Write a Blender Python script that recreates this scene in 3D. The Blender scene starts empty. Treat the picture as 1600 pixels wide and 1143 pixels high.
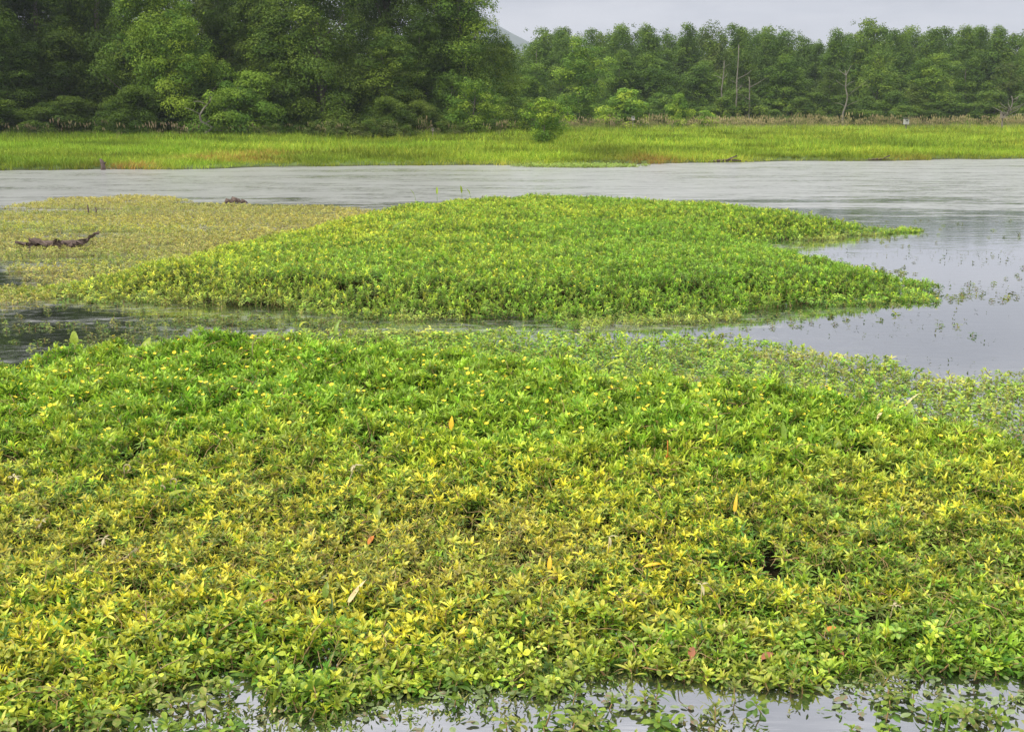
import bpy, math, random
import numpy as np
from math import radians, sin, cos, pi

random.seed(7)
rng = np.random.default_rng(7)
scene = bpy.context.scene
COL = scene.collection

# ------------------------------------------------------------------ camera geometry
CAM_H = 2.0
F = 1700.0
TH = math.atan((571.5 - 185.0) / F)
def ray(px, py):
    xc = (px - 800.0) / F; yc = (571.5 - py) / F
    return xc, cos(TH) + yc * sin(TH), -sin(TH) + yc * cos(TH)
def G(px, py, z=0.0):
    dx, dy, dz = ray(px, py)
    t = (z - CAM_H) / dz
    return dx * t, dy * t
def X_at(px, Y):
    dx, dy, dz = ray(px, 190); return dx / dy * Y
def Z_at(py, Y):
    dx, dy, dz = ray(800, py); return CAM_H + dz / dy * Y

# ------------------------------------------------------------------ noise
def _hash(ix, iy, seed):
    n = (ix.astype(np.int64) * 374761393 + iy.astype(np.int64) * 668265263 + seed * 974634777) & 0x7fffffff
    n = ((n ^ (n >> 13)) * 1274126177) & 0x7fffffff
    return ((n ^ (n >> 16)) & 0xffff) / 65535.0
def vnoise(x, y, seed=0):
    x = np.asarray(x, float); y = np.asarray(y, float)
    ix = np.floor(x); iy = np.floor(y); fx = x - ix; fy = y - iy
    fx = fx * fx * (3 - 2 * fx); fy = fy * fy * (3 - 2 * fy)
    a = _hash(ix, iy, seed); b = _hash(ix + 1, iy, seed); c = _hash(ix, iy + 1, seed); d = _hash(ix + 1, iy + 1, seed)
    return (a * (1 - fx) + b * fx) * (1 - fy) + (c * (1 - fx) + d * fx) * fy
def fbm(x, y, seed=0, octv=3):
    s = 0; a = 1; t = 0
    for o in range(octv):
        s = s + a * vnoise(np.asarray(x) * 2 ** o, np.asarray(y) * 2 ** o, seed + o * 17); t += a; a *= 0.5
    return s / t
def sstep(a, b, x):
    t = np.clip((np.asarray(x, float) - a) / (b - a), 0, 1); return t * t * (3 - 2 * t)

def poly_sd(px, py, poly):
    """signed distance, positive inside"""
    P = np.asarray(poly, float); Q = np.roll(P, -1, axis=0)
    d2 = np.full(px.shape, 1e18); inside = np.zeros(px.shape, bool)
    for (x0, y0), (x1, y1) in zip(P, Q):
        ex, ey = x1 - x0, y1 - y0
        t = np.clip(((px - x0) * ex + (py - y0) * ey) / (ex * ex + ey * ey + 1e-12), 0, 1)
        d2 = np.minimum(d2, (px - x0 - t * ex) ** 2 + (py - y0 - t * ey) ** 2)
        c = ((y0 > py) != (y1 > py)) & (px < (x1 - x0) * (py - y0) / (y1 - y0 + 1e-12) + x0)
        inside ^= c
    return np.where(inside, 1, -1) * np.sqrt(d2)
def jgrid(x0, x1, y0, y1, step):
    xs = np.arange(x0, x1, step); ys = np.arange(y0, y1, step)
    X, Y = np.meshgrid(xs, ys)
    X = X + rng.uniform(-.5, .5, X.shape) * step; Y = Y + rng.uniform(-.5, .5, Y.shape) * step
    return X.ravel(), Y.ravel()

# ------------------------------------------------------------------ object helpers
def mesh_np(name, V, Fq, mats=(), attrs=None, smooth=True, mat_idx=None):
    V = np.asarray(V, np.float32).reshape(-1, 3); Fq = np.asarray(Fq, np.int32)
    me = bpy.data.meshes.new(name)
    me.vertices.add(len(V)); me.vertices.foreach_set('co', V.ravel())
    if len(Fq):
        k = Fq.shape[1]
        me.loops.add(Fq.size); me.loops.foreach_set('vertex_index', Fq.ravel())
        me.polygons.add(len(Fq)); me.polygons.foreach_set('loop_start', np.arange(0, Fq.size, k, dtype=np.int32))
        me.polygons.foreach_set('loop_total', np.full(len(Fq), k, np.int32))
        me.polygons.foreach_set('use_smooth', np.full(len(Fq), smooth))
        if mat_idx is not None: me.polygons.foreach_set('material_index', np.asarray(mat_idx, np.int32))
    for m in mats: me.materials.append(m)
    for an, (typ, data) in (attrs or {}).items():
        a = me.attributes.new(an, typ, 'POINT')
        data = np.asarray(data)
        if typ == 'FLOAT': a.data.foreach_set('value', data.astype(np.float32).ravel())
        elif typ == 'INT': a.data.foreach_set('value', data.astype(np.int32).ravel())
        elif typ == 'FLOAT_VECTOR': a.data.foreach_set('vector', data.astype(np.float32).ravel())
    me.update(calc_edges=True)
    return me
def add_obj(name, me, parent=None, loc=(0, 0, 0), rot=(0, 0, 0), scale=None):
    o = bpy.data.objects.new(name, me); COL.objects.link(o)
    o.location = loc; o.rotation_euler = rot
    if scale is not None: o.scale = (scale,) * 3 if not hasattr(scale, '__len__') else scale
    if parent: o.parent = parent
    return o
def tag(o, label, cat, group=None, kind=None):
    o['label'] = label; o['category'] = cat
    if group: o['group'] = group
    if kind: o['kind'] = kind
    return o
def structure(o): o['kind'] = 'structure'; return o

class MB:
    """collects quads with a per-vertex 'age' and per-face material index"""
    def __init__(s): s.V = []; s.F = []; s.A = []; s.M = []; s.n = 0
    def add(s, V, Fq, age, m=0):
        V = np.asarray(V, float); Fq = np.asarray(Fq, int)
        s.V.append(V); s.F.append(Fq + s.n); s.n += len(V)
        s.A.append(np.full(len(V), age) if np.isscalar(age) else np.asarray(age)); s.M += [m] * len(Fq)
    def mesh(s, name, mats, smooth=True):
        return mesh_np(name, np.concatenate(s.V), np.concatenate(s.F), mats, {'age': ('FLOAT', np.concatenate(s.A))}, smooth, s.M)
def tube(pts, rad, sides=6):
    P = np.asarray(pts, float); n = len(P); V = []
    for i in range(n):
        t = P[min(i + 1, n - 1)] - P[max(i - 1, 0)]; t /= np.linalg.norm(t) + 1e-9
        a = np.array([1., 0, 0]) if abs(t[0]) < .8 else np.array([0, 1., 0])
        u = np.cross(t, a); u /= np.linalg.norm(u); v = np.cross(t, u)
        for k in range(sides):
            an = 2 * pi * k / sides; V.append(P[i] + rad[i] * (cos(an) * u + sin(an) * v))
    Fq = [[i * sides + k, i * sides + (k + 1) % sides, (i + 1) * sides + (k + 1) % sides, (i + 1) * sides + k] for i in range(n - 1) for k in range(sides)]
    m = len(V)
    V.append(P[0]); V.append(P[-1])
    for k in range(0, sides - 1, 2):
        Fq.append([m, (k + 2) % sides, k + 1, k]); b = (n - 1) * sides
        Fq.append([m + 1, b + k, b + k + 1, b + (k + 2) % sides])
    return V, Fq
PROF = {
    'lance': lambda t: np.sin(pi * np.clip(t, 0, 1) ** 0.8) ** 0.9,
    'ellip': lambda t: np.sin(pi * np.clip(t, 0, 1) ** 1.05) ** 0.65,
    'spat': lambda t: np.sin(pi * np.clip(t, 0, 1) ** 1.9) ** 0.7,
    'blade': lambda t: (1 - t ** 2.2) * np.minimum(1, .55 + t * 3),
    'arrow': lambda t: np.where(t < .12, .75 + t * 2, np.maximum(0, 1 - (t - .12) / .88) ** .8),
}
def leaf(base, az, el, L, W, curl=0.6, prof='lance', rows=6, fold=.22, twist=0.):
    ts = np.linspace(0, 1, rows); V = []
    p = np.array(base, float); e = el
    h = np.array([cos(az), sin(az), 0]); s = np.array([-sin(az), cos(az), 0]); up = np.array([0, 0, 1.])
    w = W * .5 * np.maximum(PROF[prof](ts), .03)
    for i, t in enumerate(ts):
        d = cos(e) * h + sin(e) * up; nrm = -sin(e) * h + cos(e) * up
        tw = twist * t; ss = cos(tw) * s + sin(tw) * nrm; nn = cos(tw) * nrm - sin(tw) * s
        V += [p + ss * w[i] + nn * w[i] * fold, p, p - ss * w[i] + nn * w[i] * fold]
        p = p + d * L / (rows - 1); e -= curl / (rows - 1)
    Fq = []
    for i in range(rows - 1):
        a = i * 3
        Fq += [[a, a + 1, a + 4, a + 3], [a + 1, a + 2, a + 5, a + 4]]
    return V, Fq

# ------------------------------------------------------------------ materials
def new_mat(name):
    m = bpy.data.materials.new(name); m.use_nodes = True
    nt = m.node_tree; nt.nodes.clear()
    return m, nt
class NT:
    def __init__(s, nt): s.nt = nt
    def n(s, t, **kw):
        nd = s.nt.nodes.new(t)
        for k, v in kw.items(): setattr(nd, k, v)
        return nd
    def l(s, a, b): s.nt.links.new(a, b)
    def mix(s, fac, a, b, blend='MIX'):
        nd = s.n('ShaderNodeMix', data_type='RGBA', blend_type=blend)
        for sock, v in ((nd.inputs[0], fac), (nd.inputs[6], a), (nd.inputs[7], b)):
            if hasattr(v, 'default_value') or hasattr(v, 'is_output'): s.l(v, sock)
            else: sock.default_value = v if not hasattr(v, '__len__') else (*v, 1)[:4]
        return nd.outputs[2]
    def math(s, op, a, b=0., clamp=False):
        nd = s.n('ShaderNodeMath', operation=op, use_clamp=clamp)
        for sock, v in ((nd.inputs[0], a), (nd.inputs[1], b)):
            if hasattr(v, 'is_output'): s.l(v, sock)
            else: sock.default_value = v
        return nd.outputs[0]
    def maprange(s, v, a, b, c=0., d=1., smooth=True):
        nd = s.n('ShaderNodeMapRange', interpolation_type='SMOOTHSTEP' if smooth else 'LINEAR')
        s.l(v, nd.inputs[0])
        for i, q in enumerate((a, b, c, d)): nd.inputs[1 + i].default_value = q
        return nd.outputs[0]
    def attr(s, name, typ='GEOMETRY'):
        nd = s.n('ShaderNodeAttribute', attribute_name=name, attribute_type=typ); return nd
    def noise(s, vec, scale, detail=3., rough=.55):
        nd = s.n('ShaderNodeTexNoise'); nd.inputs['Scale'].default_value = scale
        nd.inputs['Detail'].default_value = detail; nd.inputs['Roughness'].default_value = rough
        if vec is not None: s.l(vec, nd.inputs['Vector'])
        return nd.outputs['Fac']
    def mapping(s, vec, scale=(1, 1, 1), loc=(0, 0, 0)):
        nd = s.n('ShaderNodeMapping'); nd.inputs['Scale'].default_value = scale; nd.inputs['Location'].default_value = loc
        s.l(vec, nd.inputs['Vector']); return nd.outputs[0]

def leaf_material(name, young, old, yellow, brown, trans=.25, rough=.42, spec=.5, source='INSTANCER', blotch=60):
    """age (per leaf) blends young -> old, tint = (yellowness, brightness, brownness) of the plant"""
    m, nt = new_mat(name); T = NT(nt)
    age = T.attr('age').outputs['Fac']
    tint = T.attr('tint', source)
    sep = T.n('ShaderNodeSeparateXYZ'); T.l(tint.outputs['Vector'], sep.inputs[0])
    base = T.mix(age, young, old)
    ymask = T.math('MULTIPLY', sep.outputs[0], T.maprange(age, .12, .62, 1.35, .05), clamp=True)
    base = T.mix(ymask, base, yellow)
    co = T.n('ShaderNodeTexCoord').outputs['Object']
    nz = T.noise(co, blotch, 2.)
    bmask = T.math('MULTIPLY', sep.outputs[2], T.maprange(nz, .3, .7), clamp=True)
    base = T.mix(bmask, base, brown)
    vary = T.maprange(nz, .25, .75, .8, 1.2)
    br = T.math('MULTIPLY', sep.outputs[1], vary)
    vm = T.n('ShaderNodeVectorMath', operation='SCALE'); T.l(base, vm.inputs[0]); T.l(br, vm.inputs['Scale'])
    bs = T.n('ShaderNodeBsdfPrincipled'); T.l(vm.outputs[0], bs.inputs['Base Color'])
    bs.inputs['Roughness'].default_value = rough; bs.inputs['Specular IOR Level'].default_value = spec
    tr = T.n('ShaderNodeBsdfTranslucent'); T.l(vm.outputs[0], tr.inputs['Color'])
    mx = T.n('ShaderNodeMixShader'); mx.inputs[0].default_value = trans
    T.l(bs.outputs[0], mx.inputs[1]); T.l(tr.outputs[0], mx.inputs[2])
    out = T.n('ShaderNodeOutputMaterial'); T.l(mx.outputs[0], out.inputs[0])
    return m
def plain_mat(name, c1, c2, scale=8., rough=.7, bump=.0, spec=.3, stretch=(1, 1, 1)):
    m, nt = new_mat(name); T = NT(nt)
    co = T.mapping(T.n('ShaderNodeTexCoord').outputs['Object'], stretch)
    nz = T.noise(co, scale, 5., .6)
    col = T.mix(T.maprange(nz, .3, .7), c1, c2)
    bs = T.n('ShaderNodeBsdfPrincipled'); T.l(col, bs.inputs['Base Color'])
    bs.inputs['Roughness'].default_value = rough; bs.inputs['Specular IOR Level'].default_value = spec
    if bump:
        b = T.n('ShaderNodeBump'); b.inputs['Strength'].default_value = bump; b.inputs['Distance'].default_value = .02
        T.l(nz, b.inputs['Height']); T.l(b.outputs[0], bs.inputs['Normal'])
    out = T.n('ShaderNodeOutputMaterial'); T.l(bs.outputs[0], out.inputs[0])
    return m

M_prim = leaf_material('primrose_leaf', (.19, .34, .03), (.06, .16, .015), (.60, .55, .05), (.38, .30, .11), trans=.32, rough=.4, spec=.35)  # old tone also darkened to put shadows between leaves into the colour
M_stem = plain_mat('primrose_stem', (.36, .31, .12), (.32, .17, .08), 30)
M_petal = plain_mat('primrose_petal', (.88, .70, .05), (.82, .62, .03), 40, rough=.5)
M_bed = plain_mat('mat_bed', (.010, .011, .005), (.022, .018, .009), 14, rough=1., bump=.6, spec=.0)  # near-black sheet: shade in the gaps between plants put into colour
M_grass = leaf_material('meadow_grass_blade', (.27, .42, .035), (.18, .31, .026), (.45, .47, .05), (.40, .24, .06), trans=.3, rough=.6, spec=.1, blotch=3)
M_weed = leaf_material('seed_weed', (.52, .40, .24), (.12, .16, .04), (.34, .30, .12), (.32, .2, .12), trans=.2, rough=.7, spec=.1, blotch=3)
M_tree = leaf_material('tree_leaf', (.15, .25, .03), (.045, .10, .016), (.24, .30, .03), (.13, .12, .05), trans=.28, rough=.6, spec=.08, source='OBJECT', blotch=.7)
M_bark = plain_mat('bark', (.11, .09, .07), (.22, .19, .16), 3, rough=.9, bump=.8, stretch=(3, 3, .6))
M_drift = plain_mat('driftwood', (.07, .05, .042), (.21, .155, .125), 14, rough=.85, bump=.8, stretch=(1, 4, 4))
M_straw = plain_mat('dry_straw', (.62, .52, .27), (.50, .36, .17), 30, rough=.6)
M_cream = plain_mat('dry_curl', (.50, .44, .25), (.36, .31, .16), 40, rough=.6)
M_lime = leaf_material('arrowhead_leaf', (.30, .45, .03), (.22, .38, .03), (.50, .50, .03), (.3, .2, .05), trans=.35, rough=.4, source='OBJECT')
M_yellow = plain_mat('yellow_leaf', (.78, .52, .03), (.66, .40, .03), 25, rough=.5)
M_orange = plain_mat('orange_stalk', (.55, .20, .03), (.42, .15, .03), 30, rough=.6)
M_dead = plain_mat('dead_leaf', (.36, .13, .05), (.22, .09, .05), 25, rough=.6)
M_reed = plain_mat('reed_green', (.12, .24, .03), (.20, .30, .05), 10, rough=.45)
M_float = leaf_material('floating_leaf', (.22, .30, .10), (.16, .22, .09), (.45, .40, .08), (.22, .12, .07), trans=.1, rough=.3, source='OBJECT')
M_paint = plain_mat('weathered_white_paint', (.55, .55, .52), (.40, .39, .36), 9, rough=.7)
M_post = plain_mat('weathered_post', (.20, .17, .14), (.30, .26, .21), 9, rough=.9, stretch=(3, 3, 1))
M_hole_shade = plain_mat('box_hole_shade', (.012, .011, .010), (.018, .016, .014), 5, rough=.9)  # darkness inside the hole put into the colour

# ------------------------------------------------------------------ world, sun, camera
SUN_EL, SUN_ROT = 54., 236.
w = bpy.data.worlds.new('World'); scene.world = w; w.use_nodes = True
nt = w.node_tree; nt.nodes.clear(); T = NT(nt)
sky = T.n('ShaderNodeTexSky', sky_type='NISHITA', sun_disc=False)
sky.sun_elevation = radians(SUN_EL); sky.sun_rotation = radians(SUN_ROT)
bg1 = T.n('ShaderNodeBackground'); bg1.inputs[1].default_value = .05; T.l(sky.outputs[0], bg1.inputs[0])
gen = T.n('ShaderNodeTexCoord').outputs['Generated']
sep = T.n('ShaderNodeSeparateXYZ'); T.l(gen, sep.inputs[0])
grad = T.maprange(sep.outputs[2], 0.05, .85, .74, 2.05)
cl = T.noise(T.mapping(gen, (1.6, 1.6, 7)), 2.4, 6., .55)
cl2 = T.noise(T.mapping(gen, (1, 1, 3), (4, 2, 1)), 7., 4., .5)
cm = T.math('ADD', T.maprange(cl, .32, .68, .72, 1.10), T.maprange(cl2, .3, .7, -.03, .03))
lum = T.math('MULTIPLY', grad, cm)
ccol = T.mix(T.maprange(cl, .3, .7), (.93, .95, 1.06), (1.0, .985, 1.02))
bg2 = T.n('ShaderNodeBackground'); T.l(ccol, bg2.inputs[0]); T.l(lum, bg2.inputs[1])
mx = T.n('ShaderNodeMixShader'); mx.inputs[0].default_value = .9
T.l(bg1.outputs[0], mx.inputs[1]); T.l(bg2.outputs[0], mx.inputs[2])
wo = T.n('ShaderNodeOutputWorld'); T.l(mx.outputs[0], wo.inputs[0])

sd = bpy.data.lights.new('sun', 'SUN'); sd.energy = 3.3; sd.angle = radians(7); sd.color = (1, .94, .82)
so = add_obj('sun', sd, loc=(0, 0, 40))
from mathutils import Vector
sv = Vector((sin(radians(SUN_ROT)) * cos(radians(SUN_EL)), cos(radians(SUN_ROT)) * cos(radians(SUN_EL)), sin(radians(SUN_EL))))
so.rotation_euler = (-sv).to_track_quat('-Z', 'Y').to_euler()

cd = bpy.data.cameras.new('camera'); cam = add_obj('camera', cd, loc=(0, 0, CAM_H), rot=(pi / 2 - TH, 0, 0))
cd.sensor_width = 36; cd.lens = 36 * F / 1600; cd.clip_end = 8000; cd.clip_start = .05
scene.camera = cam
scene.view_settings.view_transform = 'Standard'; scene.view_settings.look = 'None'
scene.view_settings.exposure = 0; scene.view_settings.gamma = 1
scene.cycles.max_bounces = 6; scene.cycles.diffuse_bounces = 3; scene.cycles.glossy_bounces = 3
scene.cycles.transmission_bounces = 3; scene.cycles.volume_bounces = 0
scene.cycles.use_denoising = True; scene.cycles.denoiser = 'OPENIMAGEDENOISE'; scene.cycles.denoising_input_passes = 'RGB_ALBEDO_NORMAL'; scene.cycles.denoising_prefilter = 'ACCURATE'

# ------------------------------------------------------------------ terrain
SHORE = [G(px, py) for px, py in ((-900, 272), (-300, 268), (0, 266.5), (160, 264.5), (300, 263), (500, 261), (700, 259), (860, 257.5), (1000, 255.5), (1200, 252.5), (1400, 250), (1600, 248), (2000, 246), (2600, 244))]
SX = np.array([p[0] for p in SHORE]); SY = np.array([p[1] for p in SHORE])
def shore_y(x): return np.interp(x, SX, SY) + (vnoise(np.asarray(x) * .5, np.asarray(x) * 0, 3) - .5) * 1.9
def ground_z(x, y):
    x = np.asarray(x, float); y = np.asarray(y, float)
    s = y - shore_y(x)
    far = -.6 + .7 * sstep(-2.5, .6, s) + .75 * (1 - np.exp(-np.maximum(s, 0) / 18.)) + .12 * (fbm(x / 9, y / 9, 5) - .5) * sstep(0, 4, s)
    far = far + .0006 * np.maximum(s - 60, 0)
    near = -.6 + .95 * sstep(2.7, 1.2, y)
    return np.maximum(far, near)
def grid_mesh(name, xs, ys, zf, mats):
    X, Y = np.meshgrid(xs, ys); Z = zf(X, Y); nx = len(xs); ny = len(ys)
    V = np.stack([X, Y, Z], -1).reshape(-1, 3)
    i = np.arange(nx - 1); j = np.arange(ny - 1); I, J = np.meshgrid(i, j); a = (J * nx + I).ravel()
    return mesh_np(name, V, np.stack([a, a + 1, a + nx + 1, a + nx], -1), mats)
m, nt = new_mat('meadow_soil'); T = NT(nt)
co = T.n('ShaderNodeTexCoord').outputs['Object']
nz = T.noise(co, .35, 5.); n2 = T.noise(co, 9., 3.)
col = T.mix(T.maprange(nz, .35, .65), (.075, .13, .018), (.11, .17, .022)); col = T.mix(T.maprange(n2, .5, .8), col, (.05, .045, .02))
sepz = T.n('ShaderNodeSeparateXYZ'); T.l(co, sepz.inputs[0])
col = T.mix(T.maprange(sepz.outputs[2], -.05, .12), (.045, .035, .022), col)
bs = T.n('ShaderNodeBsdfPrincipled'); T.l(col, bs.inputs['Base Color']); bs.inputs['Roughness'].default_value = .95
out = T.n('ShaderNodeOutputMaterial'); T.l(bs.outputs[0], out.inputs[0]); M_soil = m
def graded(edges):
    r = []
    for a, b, st in edges: r += list(np.arange(a, b, st))
    return np.array(r + [edges[-1][1]])
gx = graded([(-2200, -300, 100), (-300, -90, 10), (-90, 90, 1.5), (90, 300, 10), (300, 2200, 100)])
gy = graded([(-60, -2, 8), (-2, 4, .3), (4, 38, 2), (38, 60, .6), (60, 220, 4), (220, 3000, 90)])
structure(add_obj('ground', grid_mesh('ground', gx, gy, ground_z, [M_soil])))

# hills far off
def hill_z(X, Y):
    r = np.maximum(0, 1 - ((Y - 2550) / 300) ** 2)
    ridge = 215 * np.exp(-((X + 120) / 300) ** 2) + 90 * np.exp(-((X + 1100) / 500) ** 2) + 50 * np.exp(-((X - 1100) / 400) ** 2)
    return -2 + r * ridge * (.85 + .3 * fbm(X / 130, Y / 130, 9))
M_hill = plain_mat('hill_forest', (.035, .06, .03), (.05, .08, .035), .02, rough=.95)
structure(add_obj('hills', grid_mesh('hills', np.arange(-1800, 1801, 30), np.arange(2240, 2861, 20), hill_z, [M_hill])))

# ------------------------------------------------------------------ water
m, nt = new_mat('pond_water'); T = NT(nt)
co = T.n('ShaderNodeTexCoord').outputs['Object']
sp = T.n('ShaderNodeSeparateXYZ'); T.l(co, sp.inputs[0])
# film of algae and pollen floating on the far water
st = T.noise(T.mapping(co, (.12, .45, 1)), 1., 7., .68)
st2 = T.noise(T.mapping(co, (.8, 2.4, 1)), 1., 6., .65)
fine = T.noise(T.mapping(co, (5, 9, 1)), 1., 5., .7)
zone = T.maprange(T.math('ADD', sp.outputs[1], T.math('MULTIPLY', T.math('SUBTRACT', st, .5), 22.)), 15., 32.)
fsum = T.math('ADD', T.math('MULTIPLY', st, .55), T.math('ADD', T.math('MULTIPLY', st2, .35), T.math('MULTIPLY', fine, .5)))
fsum = T.math('ADD', fsum, T.math('MULTIPLY', zone, .20))
yn_ = T.math('ADD', sp.outputs[1], T.math('ADD', T.math('MULTIPLY', T.math('SUBTRACT', st, .5), 26.), T.math('MULTIPLY', T.math('SUBTRACT', st2, .5), 12.)))
shy = T.math('MULTIPLY', T.maprange(sp.outputs[0], 2.5, 6.5), T.math('MULTIPLY', T.maprange(yn_, 12., 16.), T.maprange(yn_, 29., 21.)))
fsum = T.math('SUBTRACT', fsum, T.math('MULTIPLY', shy, .11))
film = T.maprange(fsum, .66, .94)
# clear bay on the right stays free of film
bayx = T.maprange(T.math('SUBTRACT', sp.outputs[0], T.math('MULTIPLY', sp.outputs[1], .02)), 2.0, 4.5)
bayy = T.maprange(T.math('ADD', sp.outputs[1], T.math('MULTIPLY', T.math('SUBTRACT', st2, .5), 9.)), 19.5, 14.5)
film = T.math('MULTIPLY', film, T.math('SUBTRACT', 1., T.math('MULTIPLY', bayx, bayy)))
nearclr = T.maprange(sp.outputs[1], 5., 7.)
film = T.math('MULTIPLY', film, nearclr)
bump1 = T.noise(T.mapping(co, (1.2, 4., 1)), 1.6, 4., .55)
leftr = T.maprange(sp.outputs[0], -.5, -3., 0., 9., smooth=True)
rip = T.maprange(T.math('ADD', leftr, T.math('ADD', sp.outputs[1], T.math('MULTIPLY', T.math('SUBTRACT', st2, .5), 10.))), 14., 24., .03, .2)
b = T.n('ShaderNodeBump'); b.inputs['Distance'].default_value = .03; T.l(rip, b.inputs['Strength']); T.l(bump1, b.inputs['Height'])
dif = T.n('ShaderNodeBsdfDiffuse'); dif.inputs[0].default_value = (.022, .026, .018, 1)
gl = T.n('ShaderNodeBsdfGlossy'); gl.inputs['Roughness'].default_value = .03; gl.inputs[0].default_value = (.97, .97, .98, 1); T.l(b.outputs[0], gl.inputs['Normal'])
fr = T.n('ShaderNodeFresnel'); fr.inputs[0].default_value = 1.33; T.l(b.outputs[0], fr.inputs['Normal'])
ff = T.math('ADD', T.math('MULTIPLY', fr.outputs[0], .9), .42, clamp=True)
wat = T.n('ShaderNodeMixShader'); T.l(ff, wat.inputs[0]); T.l(dif.outputs[0], wat.inputs[1]); T.l(gl.outputs[0], wat.inputs[2])
fcol = T.mix(T.maprange(st2, .35, .65), (.29, .295, .275), (.38, .385, .365))
fb = T.n('ShaderNodeBsdfPrincipled'); T.l(fcol, fb.inputs['Base Color']); fb.inputs['Roughness'].default_value = .35; T.l(b.outputs[0], fb.inputs['Normal'])
mx = T.n('ShaderNodeMixShader'); T.l(T.math('MULTIPLY', film, .82), mx.inputs[0]); T.l(wat.outputs[0], mx.inputs[1]); T.l(fb.outputs[0], mx.inputs[2])
out = T.n('ShaderNodeOutputMaterial'); T.l(mx.outputs[0], out.inputs[0]); M_water = m
structure(add_obj('water', mesh_np('water', [(-300, 0, 0), (300, 0, 0), (300, 75, 0), (-300, 75, 0)], [[0, 1, 2, 3]], [M_water])))

# ------------------------------------------------------------------ scattering of ground cover
def source_collection(name, meshes):
    c = bpy.data.collections.new(name)      # never linked to the scene: only feeds the ground cover
    for i, me in enumerate(meshes):
        o = bpy.data.objects.new('%s_source.%03d' % (name, i), me); c.objects.link(o)
    return c
def scatter(name, P, rot, scl, idx, tint, coll, label, cat, shade_bed=None):
    me = mesh_np(name, P, np.zeros((0, 4), int), (), {'rot': ('FLOAT_VECTOR', rot), 'scl': ('FLOAT', scl), 'idx': ('INT', idx), 'tint': ('FLOAT_VECTOR', tint)})
    o = add_obj(name, me)
    ng = bpy.data.node_groups.new(name, 'GeometryNodeTree')
    ng.interface.new_socket('Geometry', in_out='INPUT', socket_type='NodeSocketGeometry')
    ng.interface.new_socket('Geometry', in_out='OUTPUT', socket_type='NodeSocketGeometry')
    N = ng.nodes; L = ng.links
    gi = N.new('NodeGroupInput'); go = N.new('NodeGroupOutput')
    ci = N.new('GeometryNodeCollectionInfo'); ci.inputs[0].default_value = coll; ci.inputs[1].default_value = True; ci.inputs[2].default_value = True
    ip = N.new('GeometryNodeInstanceOnPoints'); ip.inputs['Pick Instance'].default_value = True
    def na(n, t):
        a = N.new('GeometryNodeInputNamedAttribute'); a.data_type = t; a.inputs[0].default_value = n
        return [s for s in a.outputs if s.enabled][0]
    mp = N.new('GeometryNodeMeshToPoints')
    L.new(gi.outputs[0], mp.inputs[0]); L.new(mp.outputs[0], ip.inputs['Points'])
    L.new(ci.outputs[0], ip.inputs['Instance']); L.new(na('idx', 'INT'), ip.inputs['Instance Index'])
    L.new(na('rot', 'FLOAT_VECTOR'), ip.inputs['Rotation']); L.new(na('scl', 'FLOAT'), ip.inputs['Scale'])
    res = ip.outputs[0]
    if shade_bed is not None:
        bo = bpy.data.objects.new(name + '_bed', shade_bed)
        oi = N.new('GeometryNodeObjectInfo'); oi.inputs[0].default_value = bo
        jn = N.new('GeometryNodeJoinGeometry'); L.new(oi.outputs['Geometry'], jn.inputs[0]); L.new(res, jn.inputs[0]); res = jn.outputs[0]
    L.new(res, go.inputs[0])
    md = o.modifiers.new('scatter', 'NODES'); md.node_group = ng
    tag(o, label, cat, kind='stuff')
    return o

def sprig(seed, height, nl, L, W, prof, spread, el0, el1, flower=False, tipn=6, rows=6):
    """a leafy stem end; the origin lies at the leaf-top level, the stem hangs below"""
    r = random.Random(seed); mb = MB(); st = MB(); fl = MB()
    lean = r.uniform(0, 2 * pi); lx, ly = cos(lean) * height * .25, sin(lean) * height * .25
    pts = [(-lx * (1 - t) ** 1.5, -ly * (1 - t) ** 1.5, -height * (1 - t)) for t in np.linspace(0, 1, 4)]
    st.add(*tube(pts, [.0032, .003, .0026, .0018], 5), .5, 0)
    for k in range(nl):
        t = (k + .5) / nl; z = -height * .75 * (1 - t) ** 1.2; q = 1 + z / height
        az = k * 2.39996 + r.uniform(-.4, .4)
        el = el0 + (el1 - el0) * t + r.uniform(-.25, .25)
        ln = L * (1.0 - .35 * t ** 3) * r.uniform(.8, 1.2)
        b = (-lx * (1 - q) ** 1.5 + cos(az) * spread, -ly * (1 - q) ** 1.5 + sin(az) * spread, z)
        mb.add(*leaf(b, az, el, ln, W * r.uniform(.8, 1.2), r.uniform(.3, 1.1), prof, rows, .25, r.uniform(-.5, .5)), min(1, max(0, 1.08 - t + r.uniform(-.3, .3))))
    for k in range(tipn):
        az = k * 2.39996 + 1.; 
        mb.add(*leaf((0, 0, -.004), az, r.uniform(.7, 1.25), L * r.uniform(.3, .5), W * .45, r.uniform(.2, .8), 'lance', 4, .35), r.uniform(0, .12))
    if flower:
        fz = .03
        st.add(*tube([(0, 0, -.01), (.004, 0, fz * .5), (.006, 0, fz)], [.0018, .0016, .0018], 5), .3, 0)
        for k in range(5):
            fl.add(*leaf((.006, 0, fz), k * 2 * pi / 5 + .3, .75, .017, .014, .5, 'spat', 5, .1), .5)
    return mb, st, fl
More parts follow.
